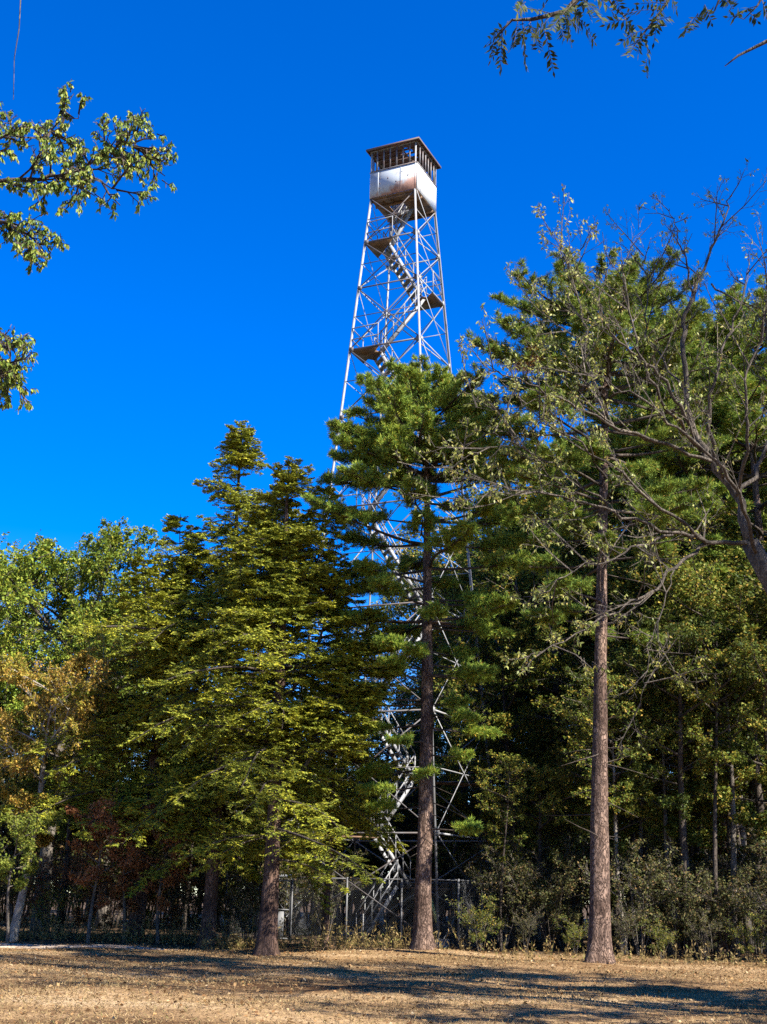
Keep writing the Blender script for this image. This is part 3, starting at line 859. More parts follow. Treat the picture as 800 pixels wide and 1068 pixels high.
for s in (-1, 1):
    m.bar(local(-rh, s * (rh - 0.015), ZR - 0.045), local(rh, s * (rh - 0.015), ZR - 0.045), 0.03, 0.085)
    m.bar(local(s * (rh - 0.015), -rh + 0.032, ZR - 0.045), local(s * (rh - 0.015), rh - 0.032, ZR - 0.045), 0.03, 0.085)
m.build('fascia', M['roof_steel'], roof)
m = MB()
for k in range(7):
    b = -0.96 + 0.32 * k
    m.bar(local(-rh + 0.04, b, ZR - 0.045), local(rh - 0.04, b, ZR - 0.045), 0.05, 0.07)
m.bar(local(ha, -rh + 0.04, ZR - 0.10), local(ha, rh - 0.04, ZR - 0.10), 0.05, 0.035)
m.build('rafter', M['roof_steel'], roof)
m = MB(); m.pipe(local(0.1, 0.1, ZR + 0.12), local(0.1, 0.1, ZR + 0.85), 0.018, 6)
m.build('lightning_rod', M['galvanised_dull'], roof)

# ------------------------------------------------------------------ fence round the tower foot
fence = empty('chain_link_fence', (TX, TY, 0))
tag(fence, 'grey chain-link fence with pipe posts around the foot of the fire tower', 'fence')
FH, FHT = 4.35, 2.05
def fcorner(i):
    a, b = ((-1, -1), (1, -1), (1, 1), (-1, 1))[i]
    return LV * (a * FH) + RV * (b * FH)
GATE0, GATE1 = 0.70, 0.86                                       # share of the front-left side taken by the gate
def bay(p, q, base):
    d = (q - p); L = d.length; d = d.normalized(); s = 0.075
    A, B = [], []
    n = int((L + FHT) / s)
    for k in range(n):
        x = k * s
        for sg in (1, -1):
            x0, z0, x1, z1 = (x - FHT, 0, x, FHT) if sg > 0 else (x, 0, x - FHT, FHT)
            pts = []
            # clip to 0..L
            t0, t1 = 0.0, 1.0
            dx = x1 - x0
            ta, tb = (0 - x0) / dx, (L - x0) / dx
            if ta > tb: ta, tb = tb, ta
            t0, t1 = max(t0, ta), min(t1, tb)
            if t1 - t0 < 0.02: continue
            A.append(p + d * (x0 + dx * t0) + Vector((0, 0, base + 0.05 + FHT * t0)))
            B.append(p + d * (x0 + dx * t1) + Vector((0, 0, base + 0.05 + FHT * t1)))
    m = MB(); m.cones(np.array([tuple(a) for a in A]), np.array([tuple(b) for b in B]), 0.0026, 0.0026)
    return m.build('wire_mesh', M['fence_wire'], fence)
for i in range(4):
    p, q = fcorner(i), fcorner((i + 1) % 4)
    cuts = [0, 0.23, 0.46, GATE0, GATE1, 1.0] if i == 0 else [0, 0.25, 0.5, 0.75, 1.0]
    for k in range(len(cuts) - 1):
        a, b = p.lerp(q, cuts[k]), p.lerp(q, cuts[k + 1])
        za = gz(a.x + TX, a.y + TY)
        m = MB(); m.pipe(a + Vector((0, 0, za - 0.1)), a + Vector((0, 0, za + FHT + 0.12)), 0.034, 8); m.build('post', M['galvanised_dull'], fence)
        if i == 0 and k == 3: continue
        m = MB(); m.pipe(a + Vector((0, 0, FHT + 0.05)), b + Vector((0, 0, FHT + 0.05)), 0.022, 8); m.build('top_rail', M['galvanised_dull'], fence)
        bay(a, b, 0.0)
ga, gb = fcorner(0).lerp(fcorner(1), GATE0), fcorner(0).lerp(fcorner(1), GATE1)
gd = (gb - ga).normalized(); gl = (gb - ga).length
gate = MB()
g0, g1 = ga + gd * 0.06, gb - gd * 0.06
for z in (0.12, 1.05, 2.0): gate.pipe(g0 + Vector((0, 0, z)), g1 + Vector((0, 0, z)), 0.024)
for e in (g0, g1): gate.pipe(e + Vector((0, 0, 0.1)), e + Vector((0, 0, 2.02)), 0.026)
gf = gate.build('gate', M['galvanised_dull'], fence); gf['label'] = 'pipe-framed fence gate with crossed wires and a pale board low down'
x = MB()
for (u0, z0, u1, z1) in ((0.2, 1.08, 0.8, 1.85), (0.8, 1.08, 0.2, 1.85)):
    x.bar(g0.lerp(g1, u0) + Vector((0, 0, z0)), g0.lerp(g1, u1) + Vector((0, 0, z1)), 0.03, 0.03)
x.build('cross_brace', M['fence_wire'], gf)
x = MB(); x.bar(g0.lerp(g1, 0.18) + Vector((0, 0, 0.58)), g0.lerp(g1, 0.72) + Vector((0, 0, 0.58)), 0.02, 0.86)
x.build('board', M['galvanised_dull'], gf)
x = MB(); x.bar(ga + gd * 0.02 + Vector((0, 0, 2.16)), gb + gd * 0.25 + Vector((0, 0, 2.16)), 0.07, 0.09)
x.build('lintel', M['white_sheet'], gf)

# ------------------------------------------------------------------ the chief trees
q = on_ground(440, 37.0)
def keepA(z, a, rng):
    return True
t = pine(q, 16.9, 0.255, 11, lean=(at(447, 385, 37.0).x - q[0], 0), zlo=0.40, reach=3.5, dense=1.2, stubs=24,
         low=[(8.1, 0.2, 2.0, -0.15), (7.4, 3.0, 2.1, -0.2), (6.6, -0.6, 1.6, -0.25), (5.4, 0.1, 1.2, -0.1), (4.5, 3.4, 1.9, -0.2), (4.9, -1.5, 1.2, -0.2), (9.4, 3.2, 2.4, -0.1), (8.8, 2.6, 2.2, -0.15), (6.3, 3.3, 2.0, -0.2), (7.9, -2.4, 2.0, -0.1), (3.9, 2.9, 1.5, -0.1), (5.8, -2.2, 1.5, -0.2), (9.9, -0.3, 2.2, -0.1), (3.3, -0.4, 1.6, -0.1), (7.0, -2.7, 2.3, -0.1), (10.4, 2.9, 2.6, -0.05), (6.9, 3.0, 2.4, -0.1), (8.3, -1.9, 1.9, -0.15), (5.0, 2.7, 2.0, -0.15), (10.6, -2.6, 2.4, 0.0), (9.2, 0.1, 2.4, -0.1), (6.2, 0.0, 1.9, -0.15)])
tag(t, 'tall straight pine with layered crown standing right in front of the fire tower', 'pine tree')
q = on_ground(625, 32.6)
oc = at(553, 384, 32.0)
t2 = pine(q, 18.3, 0.25, 23, lean=(at(632, 300, 32.6).x - q[0], 0.3), zlo=0.44, reach=3.7, dense=0.85, stubs=28, orange=(oc.x - q[0], oc.y - q[1], oc.z, 0.5))
tag(t2, 'pine with long bare reddish-grey trunk at the right edge of the clearing', 'pine tree')
q = on_ground(217, 40.0)
h1 = hemlock(q, 16.8, 0.22, 31, lean=(at(250, 455, 40.0).x - q[0], 0), zlo=2.8, reach=5.0, slope=0.60, tops=((8.5, 2.9, 2.0, 5.4), (7.5, 3.6, 3.0, 4.2), (9.5, 0.1, 1.3, 5.2), (9.0, 0.3, 2.2, 5.0)))
tag(h1, 'tallest hemlock left of the tower, with a narrow pointed top', 'hemlock tree')
q = on_ground(278, 36.2)
h2 = hemlock(q, 14.3, 0.25, 32, lean=(at(302, 480, 36.2).x - q[0], 0.2), zlo=2.7, reach=4.0, slope=0.56, gap=0.24, tops=((8.2, 0.1, 1.1, 5.2), (7.6, 2.6, 1.0, 5.0), (7.0, 0.2, 1.5, 4.6), (5.2, 0.0, 2.5, 4.6), (4.4, -0.3, 2.0, 4.2)))
tag(h2, 'hemlock with a thick reddish shaggy trunk beside the fence gate', 'hemlock tree')
q = on_ground(140, 42.0)
h3 = hemlock(q, 12.4, 0.24, 33, lean=(0.6, 0), zlo=4.0, reach=4.8, slope=0.62)
tag(h3, 'broad low hemlock between the oak and the tallest hemlock', 'hemlock tree')

q = on_ground(338, 40.6)
h4 = hemlock(q, 11.6, 0.11, 36, lean=(0.15, 0), zlo=3.6, reach=2.7, slope=0.55, gap=0.30)
tag(h4, 'slim hemlock in front of the fence between the thick-trunked hemlock and the pine', 'hemlock tree')
# pines on the right behind the bare tree
tsp = pine((0, 0, 0), 17.0, 0.17, 27, lean=(0.3, 0.2), zlo=0.50, reach=3.0, dense=0.62, stubs=20)
tsp_used = []
def pine_copy(src, px, Y, py_top, rz, label, squash=1.0):
    g_ = on_ground(px, Y); H = at(px, py_top, Y).z - g_[2]
    c = copy_tree(tsp) if tsp_used else tsp; tsp_used.append(1); c.location = g_; s = H / 17.0
    c.scale = (s * squash, s * squash, s); c.rotation_euler = (0, 0, rz)
    for ch in children(c):
        if ch.name.startswith('orange_spray'): bpy.data.objects.remove(ch)
    return tag(c, label, 'pine tree')
pine_copy(t, 765, 46.5, 360, 2.1, 'pine in the wood directly behind the bare forked tree', 1.2)
pine_copy(t2, 822, 45.0, 345, 4.0, 'pine at the right edge of the photo behind bare branches', 1.2)
pine_copy(t, 560, 58.0, 560, 3.6, 'small pine deep in the wood right of the tower stairs', 1.2)
pine_copy(t2, 690, 52.0, 440, 1.0, 'pine in the wood just right of the long bare trunk', 1.1)

# oak, maple and saplings on the left
q = on_ground(40, 49.0)
o1 = broadleaf(q, 14.4, 0.30, 41, 'oak_leaves', 'grey_bark', z0=0.24, spread=5.4, nl=30, n2=13, n3=7, nleaf=34, leaf=(0.09, 0.16), name='oak_tree')
tag(o1, 'large round green oak rising at the far left behind the maple', 'oak tree')
q = on_ground(-80, 46.0)
o2 = broadleaf(q, 14.0, 0.28, 42, 'oak_leaves', 'grey_bark', z0=0.25, spread=5.0, nl=26, n2=11, n3=7, nleaf=30, leaf=(0.09, 0.16), name='oak_tree')
tag(o2, 'green oak cut by the left edge of the photo', 'oak tree')
q = on_ground(105, 54.0)
o3 = broadleaf(q, 12.6, 0.26, 43, 'oak_leaves', 'grey_bark', z0=0.25, spread=4.6, nl=26, n2=11, n3=7, nleaf=30, leaf=(0.10, 0.16), name='oak_tree')
tag(o3, 'second green oak, between the large oak and the hemlocks', 'oak tree')
q = on_ground(12, 40.5)
mp = broadleaf(q, 8.7, 0.14, 44, 'yellow_leaves', 'pale_bark', lean=(0.6, 0), z0=0.32, spread=2.7, nl=22, n2=10, n3=7, nleaf=24, leaf=(0.07, 0.12), name='maple_tree')
tag(mp, 'yellow and orange maple with a pale leaning trunk at far left', 'maple tree')
q = on_ground(8, 38.8)
sp = broadleaf(q, 3.6, 0.05, 45, 'sapling_leaves', 'grey_bark', z0=0.4, spread=1.3, nl=10, n2=7, n3=5, nleaf=14, leaf=(0.07, 0.12), name='sapling')
tag(sp, 'bright yellow-green sapling below the yellow maple', 'sapling')
for (px, Y, H, sd, lb) in ((92, 40.0, 4.4, 46, 'copper-brown young beech beside the yellow maple'), (165, 40.6, 4.0, 47, 'copper-brown young beech just left of the trunk of the tallest hemlock'),
                           (128, 41.2, 3.6, 48, 'rusty-leaved young beech between two copper ones')):
    b = broadleaf(on_ground(px, Y), H, 0.06, sd, 'russet_leaves', 'grey_bark', z0=0.25, spread=1.4, nl=12, n2=7, n3=5, nleaf=14, leaf=(0.07, 0.12), name='beech_sapling')
    tag(b, lb, 'beech sapling')
b = broadleaf(on_ground(690, 47.0), 10.6, 0.10, 49, 'yellow_leaves', 'dark_bark', z0=0.72, spread=1.3, nl=9, n2=6, n3=5, nleaf=12, leaf=(0.08, 0.13), name='young_tree')
tag(b, 'slender young tree with a bright yellow tuft of leaves in the right wood', 'young tree')

# ------------------------------------------------------------------ the bare tree at the right
def limb_tree(name, loc, seed, limbs, twig_cfg, mat, bark, leaf, nleaf, trunk=None, hang=0.6, leaf_p=1.0, thick=None):
    rng = np.random.default_rng(seed)
    root = empty(name, loc); o = np.array(loc)
    tm = MB()
    if trunk:
        tm.tube([Vector(p) - Vector(loc) for p, r in trunk], [r for p, r in trunk], 12)
        tm.build('trunk', M[bark], root, smooth=True)
    wood = MB(); cv = []; rads = []
    for pts, r0, r1 in limbs:
        P = np.array([tuple(p) for p in pts]) - o
        # resample with a little wander
        n = max(8, len(P) * 4); x = np.linspace(0, len(P) - 1, n)
        Q = np.stack([np.interp(x, np.arange(len(P)), P[:, k]) for k in range(3)], 1)
        for _ in range(2): Q[1:-1] = 0.25 * Q[:-2] + 0.5 * Q[1:-1] + 0.25 * Q[2:]
        seg = np.linalg.norm(Q[-1] - Q[0]) / n
        Q[1:] += rng.normal(0, seg * 0.16, (n - 1, 3))
        rr = np.linspace(r0, r1, n)
        wood.tube([Vector(p) for p in Q], rr, 7); cv.append(Q); rads.append((r0, r1))
    L = np.array([np.linalg.norm(np.diff(c, axis=0), axis=1).sum() for c in cv])
    d1, l1a, n2, l2f, n3, l3f, rise = twig_cfg
    p, t, s, ix = along(cv, [max(3, int(l / d1)) for l in L], 0.18, 1.0, rng)
    d = unit(t * 0.65 + unit(rng.normal(0, 1, t.shape)) * 0.8 + np.array([0, 0, rise]))
    l1 = l1a * (0.35 + 0.9 * rng.random(len(p)))
    def curved(p, d, l, r):
        m1 = p + d * (l * 0.5)[:, None]; d2 = unit(d + rng.normal(0, 0.22, d.shape) + np.array([0, 0, rise * 0.35]))
        e = m1 + d2 * (l * 0.5)[:, None]
        wood.cones(p, m1, r, r * 0.7); wood.cones(m1, e, r * 0.7, r * 0.35); return m1, d2, e
    m1, dd, e1 = curved(p, d, l1, 0.008 + 0.006 * l1)
    p2, d2, _, l2, _ = shoots(rng, p, d, unit(rng.normal(0, 1, d.shape)), l1, n2, 0.3, R(42), l2f, 0.4, 0.4, rise * 0.5)
    m2, dd2, e2 = curved(p2, d2, l2, 0.0055)
    p3, d3, _, l3, _ = shoots(rng, p2, d2, unit(rng.normal(0, 1, d2.shape)), l2, n3, 0.25, R(45), l3f, 0.4, 0.4, rise * 0.3)
    wood.cones(p3, p3 + d3 * l3[:, None], 0.0038, 0.002)
    wood.build('branches', M[bark], root, smooth=True)
    lp = np.full(len(p3), leaf_p)
    if thick: lp += thick[1] * (p3[:, 0] + o[0] < thick[0])
    keep = rng.random(len(p3)) < lp
    p3, d3, l3 = p3[keep], d3[keep], l3[keep]
    m = len(p3)
    s_ = rng.random((m, nleaf)); base = p3[:, None] + d3[:, None] * (l3[:, None] * s_)[..., None]
    ld = unit(d3[:, None] * 0.3 + rng.normal(0, 0.45, (m, nleaf, 3)) + np.array([0, 0, -hang]))
    nr = unit(rng.normal(0, 1, (m, nleaf, 3)))
    k = m * nleaf; ln = leaf[0] + (leaf[1] - leaf[0]) * rng.random(k)
    lf = MB(); lf.quads(leaf_quads(base.reshape(-1, 3), ld.reshape(-1, 3), nr.reshape(-1, 3), ln, ln * 0.40, 0.15))
    lf.build('leaves', M[mat], root)
    return root

def pl(pts):
    return [at(*p) for p in pts]
bx = at(905, 985, 19.4)
tb = (bx.x, 19.4, gz(bx.x, 19.4))
fork = at(800, 598, 19.2)
trunk = [(Vector((tb[0], tb[1], tb[2] - 0.3)), 0.30), (Vector((tb[0], tb[1], 0.6)), 0.24), (at(890, 850, 19.4), 0.22), (at(862, 730, 19.3), 0.20), (at(828, 645, 19.2), 0.18), (fork, 0.16), (at(782, 566, 19.2), 0.14)]
limbs = [
    (pl([(782, 566, 19.2), (768, 520, 19.3), (745, 482, 19.3), (725, 457, 19.4), (716, 412, 19.4), (710, 345, 19.5), (721, 311, 19.6), (736, 274, 19.7), (755, 236, 19.8), (763, 204, 19.9)]), 0.0816, 0.0076),
    (pl([(723, 305, 19.6), (714, 270, 19.9), (705, 238, 20.1), (700, 216, 20.2)]), 0.0204, 0.0051),
    (pl([(725, 457, 19.4), (708, 418, 19.0), (680, 382, 18.7), (645, 358, 18.4), (628, 332, 18.2), (624, 300, 18.1)]), 0.0374, 0.0064),
    (pl([(745, 482, 19.3), (690, 462, 19.0), (640, 448, 18.8), (624, 424, 18.8), (609, 349, 18.9), (597, 292, 19.0), (588, 266, 19.0), (574, 238, 19.1)]), 0.0319, 0.0051),
    (pl([(690, 462, 19.0), (624, 438, 18.4), (575, 410, 18.0), (530, 392, 17.7), (502, 381, 17.5)]), 0.0268, 0.0051),
    (pl([(609, 356, 18.9), (568, 331, 18.5), (547, 306, 18.3)]), 0.0140, 0.0038),
    (pl([(782, 566, 19.2), (740, 566, 18.8), (702, 558, 18.5), (645, 535, 18.1), (600, 520, 17.8), (545, 512, 17.5), (500, 500, 17.3)]), 0.0408, 0.0057),
    (pl([(740, 566, 18.8), (706, 590, 18.4), (684, 616, 18.2), (650, 632, 18.0), (595, 664, 17.7), (545, 690, 17.5)]), 0.0319, 0.0051),
    (pl([(645, 535, 18.1), (590, 490, 17.7), (540, 462, 17.4), (500, 450, 17.2)]), 0.0179, 0.0045),
    (pl([(742, 296, 19.7), (772, 315, 19.4), (800, 338, 19.1), (835, 372, 18.8)]), 0.0179, 0.0051),
    (pl([(768, 520, 19.3), (800, 470, 19.6), (810, 400, 19.8), (800, 330, 20.0), (812, 270, 20.1)]), 0.0408, 0.0064),
    (pl([(716, 412, 19.4), (672, 350, 20.2), (676, 300, 20.6), (672, 265, 20.8)]), 0.0217, 0.0051),
    (pl([(828, 645, 19.2), (870, 560, 19.0), (900, 470, 19.2), (930, 400, 19.3)]), 0.0612, 0.0127),
    (pl([(600, 520, 17.8), (560, 482, 17.5), (525, 445, 17.3)]), 0.0115, 0.0031),
    (pl([(545, 512, 17.5), (505, 530, 17.3), (472, 515, 17.2)]), 0.0089, 0.0031),
    (pl([(540, 462, 17.4), (495, 468, 17.2), (468, 492, 17.1)]), 0.0089, 0.0031),
    (pl([(575, 410, 18.0), (530, 430, 17.7), (490, 425, 17.5)]), 0.0089, 0.0031),
    (pl([(706, 590, 18.4), (690, 640, 18.0), (672, 700, 17.8), (668, 740, 17.8)]), 0.0089, 0.0031),
    (pl([(755, 500, 19.3), (738, 440, 18.6), (748, 380, 18.4), (768, 330, 18.3), (780, 280, 18.2)]), 0.04, 0.006),
    (pl([(732, 470, 19.3), (690, 420, 18.0), (664, 360, 17.6), (655, 310, 17.5), (640, 275, 17.4)]), 0.032, 0.006),
    (pl([(790, 580, 19.2), (765, 500, 17.8), (700, 440, 17.2), (650, 405, 17.0), (600, 380, 16.9)]), 0.036, 0.006),
    (pl([(740, 566, 18.8), (680, 520, 17.6), (630, 480, 17.2), (585, 450, 17.0), (545, 425, 17.0)]), 0.03, 0.005),
    (pl([(768, 520, 19.3), (780, 460, 18.3), (775, 400, 18.0), (795, 350, 17.9), (800, 300, 17.9)]), 0.034, 0.006),
    (pl([(702, 558, 18.5), (660, 575, 17.8), (610, 590, 17.5), (560, 620, 17.3)]), 0.02, 0.005),
]
bt = limb_tree('bare_tree', tb, 61, limbs, (0.27, 0.90, 4, 0.5, 4, 0.5, 0.36), 'pale_leaves', 'bare_bark', (0.045, 0.09), 3, trunk, 0.6, 0.34, (3.2, 0.6))
tag(bt, 'nearly bare grey tree leaning in from the right with sparse pale leaves', 'bare tree')

# ------------------------------------------------------------------ overhanging branches near the camera
YB = 7.2
tb = (-5.3, 7.0, gz(-5.3, 7.0))
top = Vector((-4.7, 7.1, 6.0))
tk = [(Vector((tb[0], tb[1], -0.3)), 0.26), (Vector((tb[0], tb[1], 0.5)), 0.20), (Vector((-5.15, 7.05, 2.5)), 0.17), (Vector((-4.95, 7.1, 4.3)), 0.15), (top, 0.11), (Vector((-4.5, 7.2, 8.4)), 0.06)]
limbs = [
    (pl([(-170, 330, 7.1), (-60, 208, 7.15), (0, 190, YB), (40, 186, YB), (75, 180, 7.25), (100, 166, 7.3), (125, 152, 7.35), (142, 150, 7.4), (154, 164, 7.4)]), 0.017, 0.003),
    (pl([(75, 175, 7.25), (100, 186, 7.1), (125, 200, 7.0)]), 0.010, 0.003),
    (pl([(35, 180, 7.2), (45, 155, 7.4), (55, 130, 7.5), (85, 118, 7.6)]), 0.010, 0.003),
    (pl([(-60, 205, 7.15), (-10, 225, 7.0), (20, 240, 6.9), (50, 272, 6.8)]), 0.014, 0.003),
    (pl([(-170, 330, 7.1), (-70, 310, 7.3), (-25, 358, 7.4), (2, 378, 7.4), (14, 396, 7.4)]), 0.02, 0.003),
    (pl([(-60, 205, 7.15), (-20, 160, 7.3), (5, 140, 7.4), (30, 128, 7.5)]), 0.014, 0.003),
    (pl([(-10, 225, 7.0), (0, 262, 6.9), (8, 300, 6.9)]), 0.010, 0.003),
    (pl([(-130, -180, 7.0), (-20, -70, 7.0), (22, -10, 7.0), (20, 30, 7.0), (15, 60, 7.0), (14, 104, 7.0)]), 0.012, 0.002),
]
limbs[0][0][0] = top.copy(); limbs[4][0][0] = Vector((-4.95, 7.1, 4.3)); limbs[7][0][0] = Vector((-4.5, 7.2, 8.4))
def cherry():
    return limb_tree('cherry_tree', tb, 71, limbs[:6], (0.075, 0.24, 5, 0.55, 3, 0.55, 0.0), 'cherry_leaves', 'dark_bark', (0.026, 0.048), 9, tk, 1.3, 0.70)
ct = cherry()
tag(ct, 'leafy branch of a cherry tree reaching in from the upper left edge', 'overhanging tree')
m = MB()
P = [p - Vector(tb) for p in limbs[7][0]]
m.tube(P, [0.014, 0.008, 0.005, 0.004, 0.003, 0.002], 5)
m.build('hanging_twig', M['grey_bark'], ct)

# locust with feathery compound leaves, upper right
tb2 = (5.6, 6.6, gz(5.6, 6.6))
def locust():
    rng = np.random.default_rng(81)
    root = empty('locust_tree', tb2); o = Vector(tb2)
    tk = MB(); tk.tube([Vector((0, 0, -0.3)), Vector((0, 0, 0.6)), Vector((-0.1, 0, 3)), Vector((-0.3, 0.1, 6)), Vector((-0.6, 0.2, 9.3)), Vector((-0.9, 0.2, 11.0))], [0.30, 0.22, 0.19, 0.15, 0.09, 0.04], 12)
    tk.build('trunk', M['dark_bark'], root, smooth=True)
    w = MB(); lf = MB()
    Y = 7.0
    top = o + Vector((-0.6, 0.2, 9.3))
    ls = [([top, *pl([(700, -140, Y), (640, -60, Y), (601, 0, Y), (590, 12, Y), (556, 20, Y), (534, 21, Y), (516, 40, Y)])], 0.04, 0.004),
          ([*pl([(700, -140, Y), (712, -40, Y), (695, 4, 7.1), (672, 34, 7.1), (661, 48, 7.1)])], 0.018, 0.003),
          ([o + Vector((-0.2, 0, 4.6)), *pl([(900, 70, 6.8), (840, 40, 6.9), (800, 43, 7.0), (770, 58, 7.0), (756, 69, 7.0)])], 0.03, 0.003),
          ([o + Vector((-0.45, 0.1, 7.6)), *pl([(840, -90, 7.0), (790, -40, 7.1), (752, -5, 7.1), (744, 14, 7.1)])], 0.03, 0.003),
          ([*pl([(840, -90, 7.0), (810, -30, 7.2), (790, 6, 7.2), (776, 20, 7.2)])], 0.014, 0.003),
          ([*pl([(640, -60, Y), (630, -10, 7.2), (640, 8, 7.2), (655, 20, 7.2)])], 0.012, 0.003)]
    for P, r0, r1 in ls:
        n = len(P)
        w.tube([p - o for p in P], [r0 + (r1 - r0) * i / (n - 1) for i in range(n)], 6)
    # compound leaves: (stem px, tip px)
    cl = [((530, 22), (512, 62)), ((524, 30), (522, 72)), ((545, 22), (548, 70)), ((556, 20), (532, 52)), ((565, 18), (577, 74)), ((575, 16), (556, 40)), ((590, 12), (596, 46)), ((596, 8), (620, 44)),
          ((601, 0), (575, 30)), ((605, -5), (628, 22)), ((612, -15), (640, 14)), ((560, 20), (575, -5)), ((578, 15), (540, 8)), ((655, 20), (632, 26)), ((650, 15), (660, 40)), ((672, 34), (656, 58)), ((668, 38), (666, 56)),
          ((680, 24), (698, 18)), ((690, 10), (652, 14)), ((695, 4), (668, 4)), ((700, -5), (706, 12)), ((676, 30), (690, 26)), ((672, 34), (677, 62)), ((674, 62), (675, 78)), ((722, 20), (714, 36)), ((728, 14), (720, 30)), ((744, 14), (728, 16)), ((790, 6), (768, 16)), ((795, 0), (800, 20)), ((776, 20), (760, 18)),
          ((516, 40), (512, 56)), ((585, 13), (604, 30)), ((570, -8), (548, -2)), ((548, 2), (540, 14)), ((615, -10), (600, 22)), ((640, -5), (648, 12)), ((540, 22), (536, 48)), ((552, 21), (562, 52)), ((582, 14), (588, 40)), ((598, 4), (606, 26)), ((528, 26), (508, 46)), ((606, -6), (616, 18)), ((688, 14), (682, 44)), ((678, 28), (648, 44)), ((700, -8), (690, 8)), ((735, 5), (742, 24)), ((752, -5), (764, 8)), ((782, 14), (790, 22))]
    B, D, NR, LN = [], [], [], []
    for a, b in cl:
        dy = rng.normal(0, 0.25)
        pa, pb = at(*a, Y) - o, at(*b, Y + dy) - o
        d = (pb - pa); L = d.length; d.normalize()
        w.tube([pa, (pa + pb) / 2 + Vector((0, 0, 0.012)), pb], [0.003, 0.0022, 0.0015], 4)
        nrm = Vector(rng.normal(0, 1, 3)); nrm = (nrm - d * nrm.dot(d)).normalized(); sd = d.cross(nrm)
        n = max(4, int(L / 0.031))
        for k in range(n):
            c = pa + d * (L * (0.2 + 0.8 * k / n)) + Vector((0, 0, 0.012 * math.sin(3.1 * k / n)))
            for s in (-1, 1):
                if rng.random() < 0.14: continue
                B.append(c); D.append(sd * s * 0.85 + d * 0.5 + Vector(rng.normal(0, 0.2, 3)) + Vector((0, 0, -0.25))); NR.append(nrm + Vector(rng.normal(0, 0.3, 3))); LN.append(0.050 + 0.022 * rng.random())
        B.append(pb); D.append(d); NR.append(nrm); LN.append(0.05)
    lf.quads(leaf_quads(np.array([tuple(x) for x in B]), np.array([tuple(x) for x in D]), np.array([tuple(x) for x in NR]), np.array(LN), np.array(LN) * 0.36, 0.1))
    w.build('branches', M['dark_bark'], root, smooth=True)
    lf.build('leaves', M['locust_leaves'], root)
    return tag(root, 'locust tree with feathery compound leaves hanging in at the top right', 'overhanging tree')
locust()

# ------------------------------------------------------------------ the wood behind
WG = 'dim trees of the wood behind the fence'
rngw = np.random.default_rng(91)
protos = [
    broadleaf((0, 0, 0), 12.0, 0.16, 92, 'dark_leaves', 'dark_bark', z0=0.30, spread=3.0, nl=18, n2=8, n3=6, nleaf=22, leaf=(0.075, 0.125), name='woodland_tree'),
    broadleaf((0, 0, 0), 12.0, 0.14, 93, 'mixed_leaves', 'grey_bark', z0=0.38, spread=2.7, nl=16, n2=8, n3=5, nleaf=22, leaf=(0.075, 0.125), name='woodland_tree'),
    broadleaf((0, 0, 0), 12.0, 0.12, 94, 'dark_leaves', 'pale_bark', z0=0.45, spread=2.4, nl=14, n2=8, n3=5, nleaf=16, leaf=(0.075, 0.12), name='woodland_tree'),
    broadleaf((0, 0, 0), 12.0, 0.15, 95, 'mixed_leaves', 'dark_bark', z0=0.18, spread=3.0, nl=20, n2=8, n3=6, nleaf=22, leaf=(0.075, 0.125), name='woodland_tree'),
]
protos.append(broadleaf((0, 0, 0), 12.0, 0.085, 96, 'mixed_leaves', 'dark_bark', lean=(0.5, 0.2), z0=0.40, spread=1.7, nl=16, n2=6, n3=4, nleaf=9, leaf=(0.08, 0.13), name='slender_tree'))
used = set()
def wood_tree(px, Y, py_top, k=None, label=None, cat='tree', group=WG):
    g_ = on_ground(px, Y); H = at(px, py_top, Y).z - g_[2]
    # the clearing round the tower foot: nothing tall stands between it and the afternoon sun
    ax, ay = g_[0] - 0.5, g_[1] - 45.5
    al, pe = ax * 0.80 - ay * 0.60, ax * 0.60 + ay * 0.80
    if 0 < al < 18 and abs(pe) < 4.6 and H > 1.5 + 0.85 * al:
        H = 1.5 + 0.85 * al
        if H < 4.5: return None
    k = int(rngw.integers(0, 4)) if k is None else k
    if k in used: c = copy_tree(protos[k])
    else: c = protos[k]; used.add(k)
    s = H / 12.0; c.location = g_; c.rotation_euler = (rngw.normal(0, 0.02), rngw.normal(0, 0.03), rngw.random() * 6.28)
    w = s * (0.95 + 0.35 * rngw.random()); c.scale = (w, w, s)
    return tag(c, label or 'dim woodland tree among others in the wood behind the fence', cat, group)
# right wood, front rank, told apart
for (px, Y, yt, k, lb) in (
    (505, 52, 575, 3, 'leafy tree seen just right of the tower stairs'),
    (556, 55, 640, 0, 'dark tree left of the long bare pine trunk'),
    (583, 49, 545, 1, 'thin-trunked tree with yellowing leaves left of the long bare pine trunk'),
    (652, 41, 600, 2, 'pale slender trunk standing close right of the long bare pine trunk'),
    (665, 43, 560, 1, 'second slender grey trunk right of the long bare pine trunk'),
    (722, 40, 560, 0, 'dark-trunked tree under the drooping limb of the bare tree'),
    (770, 42, 520, 3, 'bushy tree near the right edge of the wood'),
    (812, 41, 480, 0, 'dark tree cut by the right edge of the photo'),
    (60, 45, 720, 0, 'dark tree between the yellow maple and the broad hemlock'),
):
    wood_tree(px, Y, yt, k, lb, 'tree', 'trees at the front of the wood')
for (px, Y, yt, k) in ((508, 46, 730, 1), (536, 48, 660, 3), (568, 43, 745, 3), (598, 46, 640, 1), (645, 41, 720, 3), (676, 44, 610, 3), (700, 41, 700, 1), (733, 44, 590, 3), (766, 40, 660, 1), (796, 43, 560, 3), (826, 40, 600, 3), (575, 51, 600, 3), (640, 50, 560, 3), (780, 50, 470, 1)):
    wood_tree(px, Y, yt, k, 'leafy small tree among others along the front of the right wood', 'tree', 'small leafy trees along the front of the right wood')
